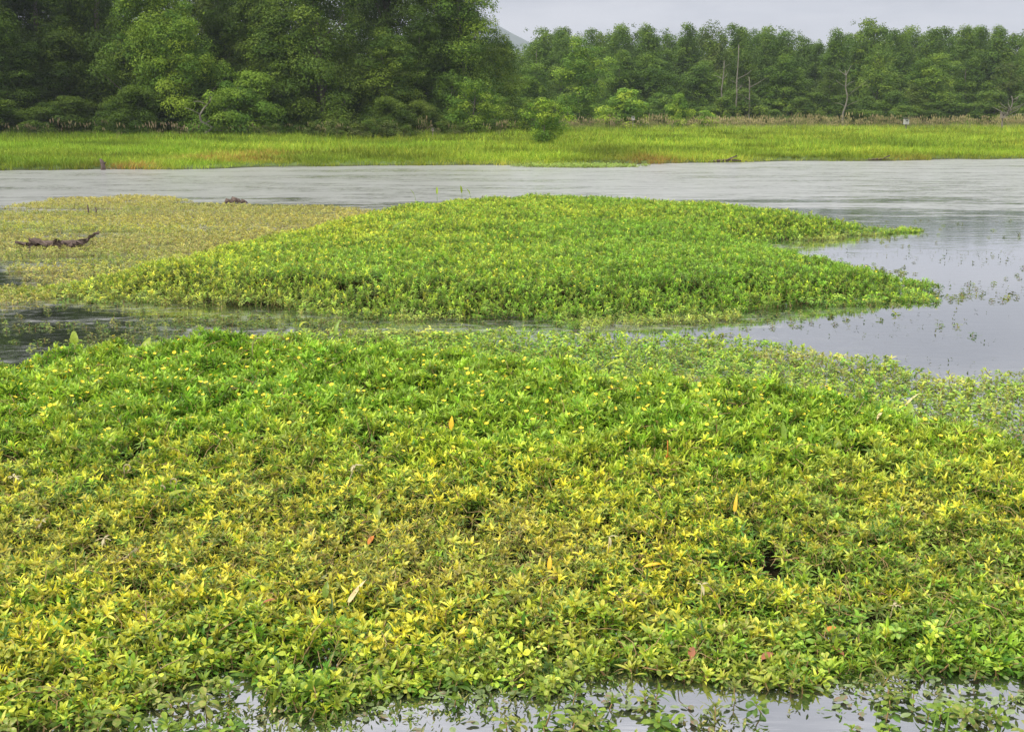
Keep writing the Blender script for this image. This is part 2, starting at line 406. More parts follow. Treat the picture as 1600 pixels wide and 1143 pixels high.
def join_sprig(name, parts):
    a, b, c = parts; J = MB()
    if len(parts) and not a.n: a = MB()
    for V, Fq, A, off in zip(a.V, a.F, a.A, np.cumsum([0] + [len(v) for v in a.V])[:-1]): J.add(V, Fq - off, A, 0)
    for V, Fq, A, off in zip(b.V, b.F, b.A, np.cumsum([0] + [len(v) for v in b.V])[:-1]): J.add(V, Fq - off, A, 1)
    for V, Fq, A, off in zip(c.V, c.F, c.A, np.cumsum([0] + [len(v) for v in c.V])[:-1]): J.add(V, Fq - off, A, 2)
    return J.mesh(name, [M_prim, M_stem, M_petal])

UP = [sprig(100 + i, .20, 17, .080, .0145, 'lance', .002, .25, 1.15, False) for i in range(6)]        # 0-5 upright, narrow leaves
UPF = [sprig(150 + i, .20, 16, .080, .0145, 'lance', .002, .25, 1.1, True) for i in range(2)]         # 6-7 the same in flower
ROS = [sprig(200 + i, .11, 14, .066 + .006 * (i % 2), .0115 + .002 * (i % 3), ('lance', 'lance', 'ellip')[i % 3], .002, -.15, 1.0, False, 9) for i in range(6)]     # 8-13 rosettes
ROS2 = [sprig(260 + i, .12, (11, 16, 12, 18)[i], (.045, .06, .072, .05)[i], (.010, .012, .013, .016)[i], 'lance', .002, (-.2, .1, -.4, .0)[i], 1.15, False, (10, 8, 6, 9)[i]) for i in range(4)]   # 18-21 small leaved
FLT = [sprig(300 + i, .05, 10, .050, .024, 'spat', .003, -.05, .45, False, 4) for i in range(4)]     # 14-17 low, broad leaves
def debris(i):
    r = random.Random(500 + i); mb, st = MB(), MB()
    for k in range(3 if i < 2 else 1):
        a = r.uniform(0, 6.28); L_ = r.uniform(.08, .2); e = r.uniform(.0, .8); b0 = np.array([r.uniform(-.02, .02), r.uniform(-.02, .02), -.03])
        p1 = b0 + L_ * .5 * np.array([cos(a) * cos(e), sin(a) * cos(e), sin(e)]); p2 = p1 + L_ * .5 * np.array([cos(a + .5) * cos(e - .4), sin(a + .5) * cos(e - .4), sin(e - .4)])
        st.add(*tube([b0, p1, p2], [.0028, .0024, .0012], 5), .4)
    for k in range((0, 2, 5, 7)[i]): mb.add(*leaf((r.uniform(-.03, .03), r.uniform(-.03, .03), r.uniform(-.03, .01)), r.uniform(0, 6.28), r.uniform(-.8, .8), r.uniform(.04, .075), r.uniform(.009, .018), r.uniform(-1, 2), 'lance', 6, .4, r.uniform(-1.5, 1.5)), 1.)
    return mb, st, MB()
DEB = [debris(i) for i in range(4)]                                                                 # 22-25 bare stems, withered leaves
SPRIGS = UP + UPF + ROS + FLT + ROS2 + DEB
C_prim = source_collection('primrose_cover', [join_sprig('primrose_cover', s) for s in SPRIGS])

def tint_arr(yel, bri, brn): return np.stack(np.broadcast_arrays(yel, bri, brn), -1)
def euler(n, tilt): return np.stack([rng.normal(0, tilt, n), rng.normal(0, tilt, n), rng.uniform(0, 2 * pi, n)], -1)
def shade_bed_mesh(name, poly, step, zf):  # dark sheet under a mat, so gaps between plants look shaded
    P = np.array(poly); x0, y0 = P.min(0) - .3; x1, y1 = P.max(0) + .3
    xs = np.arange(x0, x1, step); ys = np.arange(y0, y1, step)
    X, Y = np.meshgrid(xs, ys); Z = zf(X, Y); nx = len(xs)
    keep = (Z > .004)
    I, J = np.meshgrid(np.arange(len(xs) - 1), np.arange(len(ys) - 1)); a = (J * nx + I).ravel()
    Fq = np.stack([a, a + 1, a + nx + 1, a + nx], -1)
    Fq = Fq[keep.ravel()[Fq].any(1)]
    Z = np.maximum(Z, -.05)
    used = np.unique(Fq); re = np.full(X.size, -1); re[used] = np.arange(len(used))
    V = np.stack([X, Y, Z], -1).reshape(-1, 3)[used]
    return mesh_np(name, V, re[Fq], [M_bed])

# ---- near mat
NEAR = [G(px, py) for px, py in ((-700, 1120), (-300, 1105), (0, 1150), (120, 1145), (215, 1120), (250, 1085), (330, 1060), (400, 1055), (425, 1105), (510, 1130), (570, 1098), (640, 1088), (720, 1072), (800, 1075), (850, 1095), (890, 1072), (960, 1055), (1080, 1066), (1200, 1078), (1260, 1086), (1300, 1062), (1400, 1042), (1500, 1058), (1650, 1055), (1900, 1080), (2400, 1100))]
NEAR += [G(px, py, z) for px, py, z in ((2300, 800, .08), (1900, 745, .08), (1700, 712, .08), (1600, 698, .1), (1500, 680, .11), (1400, 662, .12), (1300, 646, .14), (1150, 622, .17), (1000, 600, .22), (900, 575, .27), (800, 560, .28), (700, 549, .28), (600, 538, .28), (500, 533, .28), (400, 536, .28), (300, 543, .28), (150, 550, .28), (0, 565, .28), (-250, 575, .28), (-700, 585, .25))]
def near_h(x, y):
    d = poly_sd(x, y, NEAR)
    yb = sstep(3.7, 7.6, y)
    big = fbm(x * .9, y * .9, 21, 2) - .5
    small = fbm(x * 5.5, y * 5.5, 25, 2) - .5
    top = .05 + .29 * yb + .12 * big * (.4 + yb) + .20 * small * (.5 + .5 * yb)
    top = top * (1 - .55 * sstep(1.2, 4., x) * sstep(4.8, 6.2, y))
    return top * sstep(-.02, .30, d), d
x, y = jgrid(-5.6, 6.6, 3.3, 10.0, .0305)
h, d = near_h(x, y)
px_ = x / (y + .001)
gap = fbm(x * 5.2, y * 5.2, 31, 3)
k = (d > 0) & (rng.uniform(0, 1, x.size) < sstep(.19, .33, gap)) & (np.abs(x) < y * .5 + 1.3)
x, y, h, d, gap = x[k], y[k], h[k], d[k], gap[k]
n = x.size
back = sstep(4.6, 6.3, y + .5 * (fbm(x * .8, y * .8, 37, 2) - .5) * 2 + .10 * x)
front = sstep(.5, .1, d) * (y < 5)
yn = fbm(x * .6 + 3, y * .6, 41, 3); yn2 = vnoise(x * 5, y * 5, 43)
yel = np.clip((.54 + 1.0 * (yn - .5) + .5 * (yn2 - .5) + rng.normal(0, .27, n)) * (1 - .78 * back) * (1 - .6 * front), 0, 1)
brn = np.clip((.24 + 1.3 * (fbm(x * 1.1, y * 1.1 + 9, 47, 3) - .5) + rng.normal(0, .25, n)) * (1 - .85 * back), 0, .9)
bri = np.clip(rng.normal(1.33, .36, n), .55, 2.3) * (1 + .15 * back)
u = rng.uniform(0, 1, n)
up = u < (.14 + .82 * back)
idx = np.where(up, rng.integers(0, 6, n), rng.integers(8, 14, n))
idx = np.where(up & (rng.uniform(0, 1, n) < .11 * back), rng.integers(6, 8, n), idx)
idx = np.where(~up & (rng.uniform(0, 1, n) < .45), rng.integers(18, 22, n), idx)
idx = np.where(rng.uniform(0, 1, n) < .10 * (1 - .7 * back), rng.integers(22, 26, n), idx)
idx = np.where(~up & (rng.uniform(0, 1, n) < .45 * front), rng.integers(14, 18, n), idx)
scl = rng.uniform(.42, .82, n) * (1 + .28 * sstep(4.5, 3.8, y)) * np.where(up, .9 + .45 * back, 1.0)
z = np.maximum(h + rng.normal(0, .014, n) + .02, .03)
NEAR_SET = (x, y, z, euler(n, .38), scl, idx, tint_arr(yel, bri, brn), d)

# ---- mid island
ISL = [G(*q) for q in ((20, 458, .03), (130, 440, .05), (250, 404, .12), (400, 366, .2), (480, 343, .22), (560, 328, .22), (700, 312, .24), (820, 304, .3), (950, 305, .3), (1060, 311, .28), (1150, 321, .23), (1250, 339, .18), (1350, 352, .1), (1418, 359, .03), (1350, 369, 0), (1250, 376, 0), (1180, 382, .03), (1260, 393, .15), (1350, 415, .12), (1440, 437, .08), (1525, 453, 0), (1420, 468, 0), (1300, 480, 0), (1200, 492, 0), (1100, 500, 0), (1000, 504, 0), (900, 506, 0), (800, 506, 0), (700, 505, 0), (600, 501, 0), (500, 493, 0), (420, 487, 0), (300, 482, 0), (200, 474, 0), (90, 466, 0))]
def isl_h(x, y):
    d = poly_sd(x, y, ISL)
    big = fbm(x * .45, y * .45, 61, 3) - .5
    small = fbm(x * 2.6, y * 2.6, 65, 2) - .5
    return (.28 + .16 * big + .13 * small) * sstep(-.05, 1.1, d), d
x, y = jgrid(-10, 13, 10, 30, .058)
h, d = isl_h(x, y)
dd = d + (fbm(x * 1.5, y * 1.5, 71, 3) - .5) * 1.3
gap = fbm(x * 1.6, y * 1.6, 73, 3)
k = (dd > 0) & (d > -.5) & (rng.uniform(0, 1, x.size) < sstep(.14, .27, gap))
x, y, h, d = x[k], y[k], h[k], d[k]; n = x.size
left = sstep(1.5, -4.5, x + .15 * (y - 15)); farw = sstep(13, 22, y)
yel = np.clip(.01 + .28 * left + .20 * farw + .5 * (fbm(x * .5, y * .5, 77, 3) - .5) + rng.normal(0, .14, n), 0, 1)
brn = np.clip(.05 + .35 * left * sstep(1.4, .1, d) + .5 * sstep(.35, 0, d) * (fbm(x, y, 79, 2) > .52) + rng.normal(0, .1, n), 0, .8)
bri = np.clip(rng.normal(1.5, .42, n) , .55, 2.7)
idx = rng.integers(0, 6, n); idx = np.where(rng.uniform(0, 1, n) < .025 + .07 * left + .04 * farw, rng.integers(6, 8, n), idx)
idx = np.where((d < .3) & (rng.uniform(0, 1, n) < .6), rng.integers(14, 18, n), idx)
P = np.stack([x, y, np.maximum(h + .03 + rng.normal(0, .02, n), .03)], -1)
scatter('primrose_island', P, euler(n, .3), rng.uniform(.5, .95, n), idx, tint_arr(yel, bri, brn), C_prim,
        'mounded bright green water primrose island in the middle of the pond', 'water plants', shade_bed_mesh('island_shade_bed', ISL, .25, lambda X, Y: isl_h(X, Y)[0] - .14))

# ---- flat ochre mat on the left, with the log lying on it
OCH = [G(*q) for q in ((-700, 335), (-200, 328), (0, 326), (60, 316), (110, 311), (200, 309), (300, 313), (420, 322), (520, 325), (600, 330), (560, 345), (480, 362), (380, 395), (260, 430), (140, 462), (60, 470), (0, 478), (-250, 485), (-700, 480))]
x, y = jgrid(-22, 0, 10.5, 30, .095)
d = poly_sd(x, y, OCH)
hole = np.zeros(x.size)
for hx, hy, rx, ry in ((25, 432, 1.0, .35), (60, 330, 2.6, .5), (-60, 445, 1.6, .5), (90, 405, 1.0, .3), (330, 318, 1.2, .5)):
    gx_, gy_ = G(hx, hy); hole = np.maximum(hole, 1 - np.sqrt(((x - gx_) / rx) ** 2 + ((y - gy_) / ry) ** 2))
gap = fbm(x * .7, y * 1.6, 83, 4)
k = (d + (fbm(x * .8, y * .8, 85, 3) - .5) * 1.6 > 0) & (hole + (gap - .5) < .20) & (rng.uniform(0, 1, x.size) < sstep(.15, .34, gap)) & (np.abs(x) < y * .52 + 1.5)
x, y, d = x[k], y[k], d[k]; n = x.size
nz = fbm(x * .35, y * .5, 87, 3)
yel = np.clip(.38 + .8 * (nz - .5) + rng.normal(0, .15, n), 0, 1)
brn = np.clip(.98 + 1.2 * (fbm(x * .3, y * .45, 89, 3) - .5) + rng.normal(0, .2, n), 0, 1.3)
bri = np.clip(rng.normal(1.25, .22, n), .8, 2.)
P = np.stack([x, y, .025 + rng.uniform(0, .035, n)], -1)
scatter('ochre_primrose_mat', P, euler(n, .2), rng.uniform(.8, 1.2, n), np.where(rng.uniform(0, 1, n) < .5, rng.integers(8, 14, n), rng.integers(14, 18, n)),
        tint_arr(yel, bri, brn), C_prim, 'flat ochre and olive water plant mat around the dark log', 'water plants')

# ---- low green sprigs between the near mat and the island
LOW = [[G(*q) for q in ((330, 566), (400, 542), (480, 530), (650, 525), (850, 532), (1000, 537), (1120, 537), (1200, 552), (1300, 555), (1400, 566), (1440, 590), (1400, 640), (1480, 720), (1300, 710), (900, 640), (600, 600))],
       [G(*q) for q in ((1430, 640), (1470, 606), (1540, 592), (1640, 586), (1800, 575), (2100, 570), (2100, 770), (1800, 740), (1560, 700))]]
x, y = jgrid(-4.2, 10, 6.6, 11.2, .065)
d = np.maximum(poly_sd(x, y, LOW[0]), poly_sd(x, y, LOW[1]))
nd = poly_sd(x, y, NEAR)
gap = fbm(x * 1.3, y * 1.6, 93, 4)
thin = sstep(.5, 3.8, x)
k = (d + (gap - .5) * .9 > 0) & (nd < .05) & (rng.uniform(0, 1, x.size) < 1.1 - .35 * thin) & (gap > .22 + .17 * thin)
x, y, thin = x[k], y[k], thin[k]; n = x.size
yel = np.clip(rng.normal(.16, .12, n) , 0, 1); brn = np.clip(.12 + .25 * thin + rng.normal(0, .2, n) + .5 * (fbm(x * .9, y * 1.3, 95, 3) > .6), 0, .9)
P = np.stack([x, y, .03 + rng.uniform(0, .05, n) + .03 * (1 - thin)], -1)
scatter('low_primrose_sprigs', P, euler(n, .25), rng.uniform(.6, 1.15, n), np.where(rng.uniform(0, 1, n) < .5, rng.integers(18, 22, n), rng.integers(14, 18, n)),
        tint_arr(yel, np.clip(rng.normal(1.6, .35, n), .7, 2.4), brn), C_prim, 'low green sprigs floating behind the near mat, thinning towards open water', 'water plants')

# ---- thin growth in the dark channel on the left and at the margins of the island
x, y = jgrid(-12, 11, 8.0, 22, .10)
dn = poly_sd(x, y, NEAR); di = poly_sd(x, y, ISL)
cx, cy = G(330, 515); ch = 1 - np.sqrt(((x - cx) / 3.6) ** 2 + ((y - cy) / 1.1) ** 2)
gap = fbm(x * .9, y * 2.2, 97, 4)
edge = sstep(-1.0, -.05, di)
dens = np.clip(.85 * sstep(-.1, .6, ch) * sstep(.42, .58, gap) + .75 * edge * sstep(.42, .6, gap), 0, 1)
bay = (x > 2.5) * sstep(.60, .72, fbm(x * 1.4, y * 2.4, 99, 4)) * .22 * sstep(-4, -.5, di)
k = (dn < -.1) & (di < 0.05) & (rng.uniform(0, 1, x.size) < np.maximum(dens, bay))
x, y = x[k], y[k]; n = x.size
P = np.stack([x, y, .012 + rng.uniform(0, .02, n)], -1)
scatter('floating_fringe', P, euler(n, .2), rng.uniform(.6, 1.15, n), rng.integers(14, 18, n), tint_arr(np.clip(rng.normal(.12, .12, n), 0, 1), np.clip(rng.normal(.7, .2, n), .35, 1.2), np.clip(rng.normal(.35, .3, n), 0, .9)),
        C_prim, 'thin floating weed in the dark channel and round the island margins', 'water plants')

# small dark flecks on the clear bay
def fleck(seed):
    r = random.Random(seed); mb = MB()
    for k in range(r.randint(2, 4)): mb.add(*leaf((r.uniform(-.02, .02), r.uniform(-.02, .02), .004), r.uniform(0, 6.28), r.uniform(.1, 1.1), r.uniform(.03, .06), .016, .5, 'ellip', 4, .2), r.uniform(.4, 1))
    return mb.mesh('fleck', [M_prim])
C_fleck = source_collection('leaf_flecks', [fleck(i) for i in range(5)])
x, y = jgrid(1.2, 12, 7.5, 17, .16)
di = poly_sd(x, y, ISL); dn = poly_sd(x, y, NEAR)
gp = fbm(x * 1.1, y * 1.8, 111, 4)
k = (di < 0) & (dn < -.1) & (rng.uniform(0, 1, x.size) < .75 * sstep(.47, .66, gp))
x, y = x[k], y[k]; n = x.size
scatter('drifting_leaf_flecks', np.stack([x, y, np.full(n, .004)], -1), euler(n, .1), rng.uniform(.25, .75, n), rng.integers(0, 5, n),
        tint_arr(np.full(n, .05), rng.uniform(.25, .8, n), rng.uniform(.1, .9, n)), C_fleck, 'tiny dark leaf flecks scattered over the clear water on the right', 'leaf litter')

# pale green scum patch under the far bank
x, y = jgrid(0, 8, 43, 52, .12)
cx, cy = G(905, 259); k = (((x - cx) / 3.0) ** 2 + ((y - cy + .6) / 1.7) ** 2 < rng.uniform(.3, 1.1, x.size)) & (y < shore_y(x) + .4)
x, y = x[k], y[k]; n = x.size
scatter('far_weed_patch', np.stack([x, y, .03 + rng.uniform(0, .08, n)], -1), euler(n, .3), rng.uniform(1.2, 2.0, n), rng.integers(14, 18, n),
        tint_arr(np.full(n, .0), rng.uniform(1.3, 2.0, n), np.full(n, .5)), C_prim, 'pale green weed patch floating against the far bank', 'water plants')

# ------------------------------------------------------------------ individual primrose plants (front edge and flowers)
def individual_meshes(parts, nm):
    a, b, c = parts
    return (a.mesh('leaves', [M_prim]) if a.n else None, b.mesh('stem', [M_stem]), c.mesh('flower', [M_petal]) if c.n else None)
IND = {}
def primrose(i, loc, rot, scl, tint, label, group):
    if i not in IND:
        IND[i] = individual_meshes(SPRIGS[i], i)
    L_, S_, F_ = IND[i]
    root = bpy.data.objects.new('water_primrose', None); COL.objects.link(root)
    root.location = loc; root.rotation_euler = rot; root.scale = (scl,) * 3; root.empty_display_size = .02
    for nm, me in (('leaves', L_), ('stem', S_), ('flower', F_)):
        if me is None: continue
        c = bpy.data.objects.new(nm, me); COL.objects.link(c); c.parent = root
        if nm == 'leaves': c['tint'] = tint
    tag(root, label, 'water plant', group)
    return root
x, y, z, R_, S_, I_, T_, d = NEAR_SET
# the nearest plants on screen become objects of their own
inframe = (np.abs(x) < y * .472) & (I_ < 22)
order = np.where(inframe & (d < .42) & (y < 4.6), y, 99)
pick = np.argsort(order)[:215]; pick = pick[order[pick] < 50]
fl_px = [(358, 555), (262, 610), (62, 589), (47, 581), (84, 574), (137, 578), (158, 596), (325, 599), (219, 591), (700, 534), (728, 542), (786, 547), (532, 582), (623, 595), (501, 627), (589, 556), (507, 564), (494, 605), (860, 570), (1060, 625), (640, 650), (420, 640), (750, 600), (980, 615), (400, 580), (450, 560), (665, 565), (820, 590), (905, 610), (180, 640), (30, 650), (300, 655), (560, 640), (690, 630), (1120, 655), (350, 680), (240, 575), (110, 620), (470, 590), (730, 580)]
keepm = np.ones(len(x), bool); keepm[pick] = False
for j in pick:
    zone = 'left' if x[j] / y[j] < -.16 else ('right' if x[j] / y[j] > .16 else 'centre')
    yl = T_[j, 0] > .38
    hue = 'yellowing' if yl else 'fresh green'
    where = {'left': 'at the lower left edge of the near mat', 'centre': 'at the lower middle edge of the near mat', 'right': 'at the lower right edge of the near mat'}[zone]
    primrose(int(I_[j]), (x[j], y[j], z[j]), tuple(R_[j]), float(S_[j]), [float(v) for v in T_[j]],
             '%s water primrose sprig %s' % (hue, where), '%s primrose sprigs %s' % (hue, where))
for q, (px, py) in enumerate(fl_px):
    X, Y = G(px, py, .24); hh, dd = near_h(np.array([X]), np.array([Y]))
    X, Y = G(px, py, float(hh[0]) + .06)
    primrose(6 + q % 2, (X, Y, max(.1, float(hh[0]) + .035)), (random.gauss(-.1, .2), random.gauss(0, .2), random.uniform(0, 6.28)), random.uniform(.95, 1.25), [.15, 1.05, .0],
             'water primrose stem with an open yellow flower on the back rim of the near mat', 'flowering primrose stems on the near mat')
kk = keepm
scatter('near_primrose_mat', np.stack([x, y, z], -1)[kk], R_[kk], S_[kk], I_[kk], T_[kk], C_prim,
        'dense yellow green water primrose mat filling the foreground', 'water plants', shade_bed_mesh('near_bed', NEAR, .09, lambda X, Y: np.where(near_h(X, Y)[1] > .3, np.maximum(near_h(X, Y)[0] - .10, .012), near_h(X, Y)[0] - .10)))

# sparse sprigs and floating leaves in the strip of open water at the bottom
xs_, ys_ = [], []
for q in range(900):
    px = random.uniform(-120, 1720); py = random.uniform(1045, 1160)
    a, b_ = G(px, py); dd = float(poly_sd(np.array([a]), np.array([b_]), NEAR)[0])
    clump = float(fbm(np.array([a * 2.6]), np.array([b_ * 2.6]), 121, 3)[0])
    if dd > .02 or clump < .43 or (-dd > .25 and clump < .52): continue
    xs_.append(a); ys_.append(b_)
    if len(xs_) >= 85: break
for a, b_ in zip(xs_, ys_):
    br = random.random() < .25
    primrose(random.choice((14, 15, 16, 17, 9, 11)), (a, b_, random.uniform(.025, .06)), (random.gauss(0, .25), random.gauss(0, .25), random.uniform(0, 6.28)), random.uniform(.7, 1.15),
             [.12, random.uniform(.8, 1.2), .7 if br else .1],
             ('browned water primrose sprig floating alone in the bottom strip of open water' if br else 'light green water primrose sprig floating in the bottom strip of open water'),
             'browned sprigs in the bottom water' if br else 'light green sprigs in the bottom water')
def float_leaf_mesh(i):
    mb = MB(); mb.add(*leaf((-.02, 0, 0), 0, .05, .045 - .005 * (i % 3), .022 + .004 * (i % 2), .1, 'ellip', 7, .08), .6); return mb.mesh('floating_leaf', [M_float])
FLM = [float_leaf_mesh(i) for i in range(4)]
nfl = 0
for q in range(2000):
    px = random.choice((random.uniform(-60, 1660), random.uniform(560, 1660))); py = random.triangular(1045, 1150, 1085)
    a, b_ = G(px, py); dd = float(poly_sd(np.array([a]), np.array([b_]), NEAR)[0])
    cl_ = float(fbm(np.array([a * 2.]), np.array([b_ * 3.]), 131, 3)[0])
    if dd > .03 or cl_ < .42 or random.random() < -dd * 1.2 * (px < 900): continue
    o = add_obj('floating_leaf', random.choice(FLM), loc=(a, b_, .004 + nfl * .00003), rot=(random.gauss(0, .06), random.gauss(0, .06), random.uniform(0, 6.28)), scale=random.uniform(.5, 1.1))
    kind_ = random.random()
    if kind_ < .2: o['tint'] = [.1, .9, .95]; lb, gr = 'brown fallen leaf lying on the open water at the bottom', 'brown leaves on the bottom water'
    elif kind_ < .35: o['tint'] = [.9, 1., .1]; lb, gr = 'yellow leaf lying on the open water at the bottom', 'yellow leaves on the bottom water'
    else: o['tint'] = [.1, random.uniform(.8, 1.3), .1]; lb, gr = 'grey green leaf lying flat on the open water at the bottom', 'grey green leaves on the bottom water'
    tag(o, lb, 'leaf', gr); nfl += 1
    if nfl >= 290: break

x, y = jgrid(-2.6, 2.6, 3.2, 4.1, .026)  # litter flecks also stand in for small dark reflections on the water
dn = poly_sd(x, y, NEAR); gp = fbm(x * 3, y * 5, 161, 4)
k = (dn < .12) & (dn > -.6) & (rng.uniform(0, 1, x.size) < sstep(-.5, .0, dn) * sstep(.36, .55, gp) * .95 + .22 * sstep(.5, .6, gp))
x, y = x[k], y[k]; n = x.size
scatter('litter_and_reflection_flecks', np.stack([x, y, np.full(n, .003)], -1), euler(n, .1), rng.uniform(.25, .75, n), rng.integers(0, 5, n),
        tint_arr(rng.uniform(0, .3, n), rng.uniform(.4, 1.5, n), rng.uniform(.1, 1., n)), C_fleck, 'small leaf fragments, partly standing in for dark reflections, along the front edge of the near mat', 'leaf litter')

# ------------------------------------------------------------------ odd plants standing in the mats
def on_mat(px, py, off=.0):
    z_ = .2
    for _ in range(3):
        X, Y = G(px, py, z_); z_ = float(near_h(np.array([X]), np.array([Y]))[0][0]) + off
    return X, Y, z_
def mb_obj(name, mb, mats, parent=None, **kw): return add_obj(name, mb.mesh(name, mats), parent, **kw)
def standing_leaf(px, py, L, W, az, el, curl, prof, mat, stem, label, cat, name, tint=None, base=None, group=None):
    X, Y, Z = base or on_mat(px, py); stem += .05 * (py < 600 or py > 800 and 0)
    root = bpy.data.objects.new(name, None); COL.objects.link(root); root.location = (X, Y, Z); root.empty_display_size = .05
    st = MB(); top = (cos(az) * stem * .3, sin(az) * stem * .3, stem)
    st.add(*tube([(0, 0, -.12), (top[0] * .3, top[1] * .3, stem * .5), top], [.005, .0045, .003], 6), .5)
    mb_obj('stem', st, [M_reed if mat is M_lime else M_straw], root)
    L, el, curl = L * .88, el - .2, curl + .3
    lf = MB(); lf.add(*leaf(top, az, el, L, W, curl, prof, 9, .3, .2), .3)
    if prof == 'arrow':
        lf.add(*leaf(top, az + 2.6, el - 1.6, L * .35, W * .4, .2, 'blade', 5, .2), .3); lf.add(*leaf(top, az - 2.6, el - 1.6, L * .35, W * .4, .2, 'blade', 5, .2), .3)
    b_ = mb_obj('leaf', lf, [mat], root)
    if tint: b_['tint'] = tint
    tag(root, label, cat, group); return root
standing_leaf(118, 560, .17, .075, 1.9, 1.5, 1.2, 'arrow', M_lime, .08, 'lime arrow shaped leaf standing up at the far left rim of the near mat', 'arrowhead plant', 'arrowhead_plant', [.3, .8, 0])
standing_leaf(226, 562, .15, .10, 1.3, 1.35, .4, 'arrow', M_lime, .03, 'broad lime triangular leaf second from the left on the mat rim', 'arrowhead plant', 'arrowhead_plant', [.4, .85, 0])
standing_leaf(463, 535, .17, .04, .6, 1.3, 2.6, 'blade', M_lime, .09, 'drooping yellow green hooked leaf above the mat rim', 'arrowhead plant', 'arrowhead_plant', [.7, 1.1, 0])
standing_leaf(522, 540, .20, .04, 1.2, 1.45, .3, 'lance', M_lime, .03, 'tall narrow green leaf standing right of the drooping hooked leaf', 'arrowhead plant', 'arrowhead_plant', [.0, .8, 0])
standing_leaf(347, 552, .15, .03, 1.7, 1.4, .4, 'lance', M_lime, .04, 'slim green leaf spike left of the arched stem', 'arrowhead plant', 'arrowhead_plant', [.1, .8, 0])
standing_leaf(940, 590, .20, .035, .4, .75, .3, 'lance', M_lime, .03, 'slanting yellow green blade beside the round yellow leaf', 'arrowhead plant', 'arrowhead_plant', [.6, 1.1, 0])
standing_leaf(1420, 655, .12, .07, 1.2, 1.35, .5, 'arrow', M_lime, .03, 'lime arrow shaped leaf at the right rim below the dry blade', 'arrowhead plant', 'arrowhead_plant', [.15, .95, 0])
standing_leaf(1308, 705, .09, .05, 1.4, 1.3, .4, 'arrow', M_lime, .02, 'small yellow green triangular leaf on the right half of near mat', 'arrowhead plant', 'arrowhead_plant', [.5, .8, 0])
standing_leaf(1225, 700, .17, .03, 1.5, 1.45, .3, 'lance', M_lime, .02, 'upright dark green leaf spike on the right half of near mat', 'arrowhead plant', 'arrowhead_plant', [.0, .8, 0])
standing_leaf(588, 810, .10, .045, 1.5, 1.3, .5, 'arrow', M_lime, .02, 'bright lime upright leaf in the centre of the near mat', 'arrowhead plant', 'arrowhead_plant', [.4, .8, 0])
standing_leaf(265, 790, .10, .05, .5, .7, .4, 'arrow', M_lime, .02, 'lime leaf just below the pale curled stems', 'arrowhead plant', 'arrowhead_plant', [.5, 1., 0])
standing_leaf(170, 705, .11, .05, 1.2, 1.2, .5, 'arrow', M_lime, .02, 'yellow green upright leaf up and left of the pale curls', 'arrowhead plant', 'arrowhead_plant', [.4, 1., 0])
standing_leaf(508, 950, .09, .028, 1.5, 1.4, .3, 'lance', M_lime, .02, 'dark green leaf spike left of the pale folded blade', 'arrowhead plant', 'arrowhead_plant', [0, .7, 0])
for px, py, hh in ((650, 312, .22), (683, 310, .25), (722, 308, .28), (736, 309, .18)):
    X, Y = G(px, py, .25)
    standing_leaf(px, py, hh, .05, random.uniform(0, 6), 1.45, .4, 'lance', M_lime, .06, 'tall green shoot rising from the back edge of the primrose island', 'arrowhead plant', 'arrowhead_plant', [.2, .9, 0], base=(X, Y, .22), group='tall shoots on the island edge')
X, Y = G(612, 365, .3); standing_leaf(0, 0, .3, .10, .5, .9, .4, 'arrow', M_lime, .08, 'dark green broad leaf standing out of the island left of its middle', 'arrowhead plant', 'arrowhead_plant', [0, .7, 0], base=(X, Y, .25))
# single coloured leaves
def lone_leaf(px, py, L, W, az, el, mat, label, name, curl=.3, prof='lance', off=.03):
    X, Y, Z = on_mat(px, py, off)
    mb = MB(); mb.add(*leaf((0, 0, 0), az, el, L, W, curl, prof, 8, .25), .5)
    st = MB(); st.add(*tube([(0, 0, 0), (-.01, 0, -.08)], [.002, .002], 5), .5)
    o = mb_obj(name, mb, [mat], loc=(X, Y, Z)); mb_obj('stem', st, [M_straw], o)
    tag(o, label, 'leaf'); return o
lone_leaf(705, 678, .085, .028, 1.4, 1.4, M_yellow, 'orange yellow leaf standing upright in the centre of the near mat', 'yellow_leaf')
lone_leaf(893, 592, .085, .07, 1.2, 1.3, M_yellow, 'round bright yellow leaf on the back rim of the near mat', 'yellow_leaf', prof='ellip')
lone_leaf(1415, 632, .17, .022, .55, .55, M_straw, 'straw coloured dry blade leaning over the right rim', 'dry_leaf', prof='blade')
lone_leaf(1290, 978, .05, .03, .3, .4, M_orange, 'orange fallen leaf lower of the right half of the near mat', 'dead_leaf', prof='ellip')
lone_leaf(1320, 1008, .055, .028, 2.3, .5, M_dead, 'rusty red folded leaf below the orange fallen leaf', 'dead_leaf', prof='ellip')
lone_leaf(1005, 888, .10, .03, .2, .2, M_yellow, 'long yellow leaf lying flat on the right half of the mat', 'yellow_leaf', prof='lance')
lone_leaf(858, 885, .07, .02, 1.4, 1.2, M_yellow, 'narrow yellow leaf upright near the middle of the mat', 'yellow_leaf')
lone_leaf(1148, 800, .09, .02, 1.2, 1.2, M_yellow, 'yellow blade upright under the orange stalks', 'yellow_leaf', prof='blade')
lone_leaf(545, 935, .12, .026, .9, .7, M_straw, 'pale folded blade low in the centre of the near mat', 'dry_leaf', prof='blade')
lone_leaf(575, 850, .05, .03, .8, .9, M_orange, 'small orange leaf left of centre on the near mat', 'dead_leaf', prof='ellip')
lone_leaf(410, 945, .06, .02, .3, .3, M_dead, 'rust coloured leaf at the left of the near mat', 'dead_leaf')
lone_leaf(1370, 660, .08, .018, .8, .9, M_straw, 'dry bent leaf left of the lime arrow leaf on right rim', 'dry_leaf', curl=1.2)
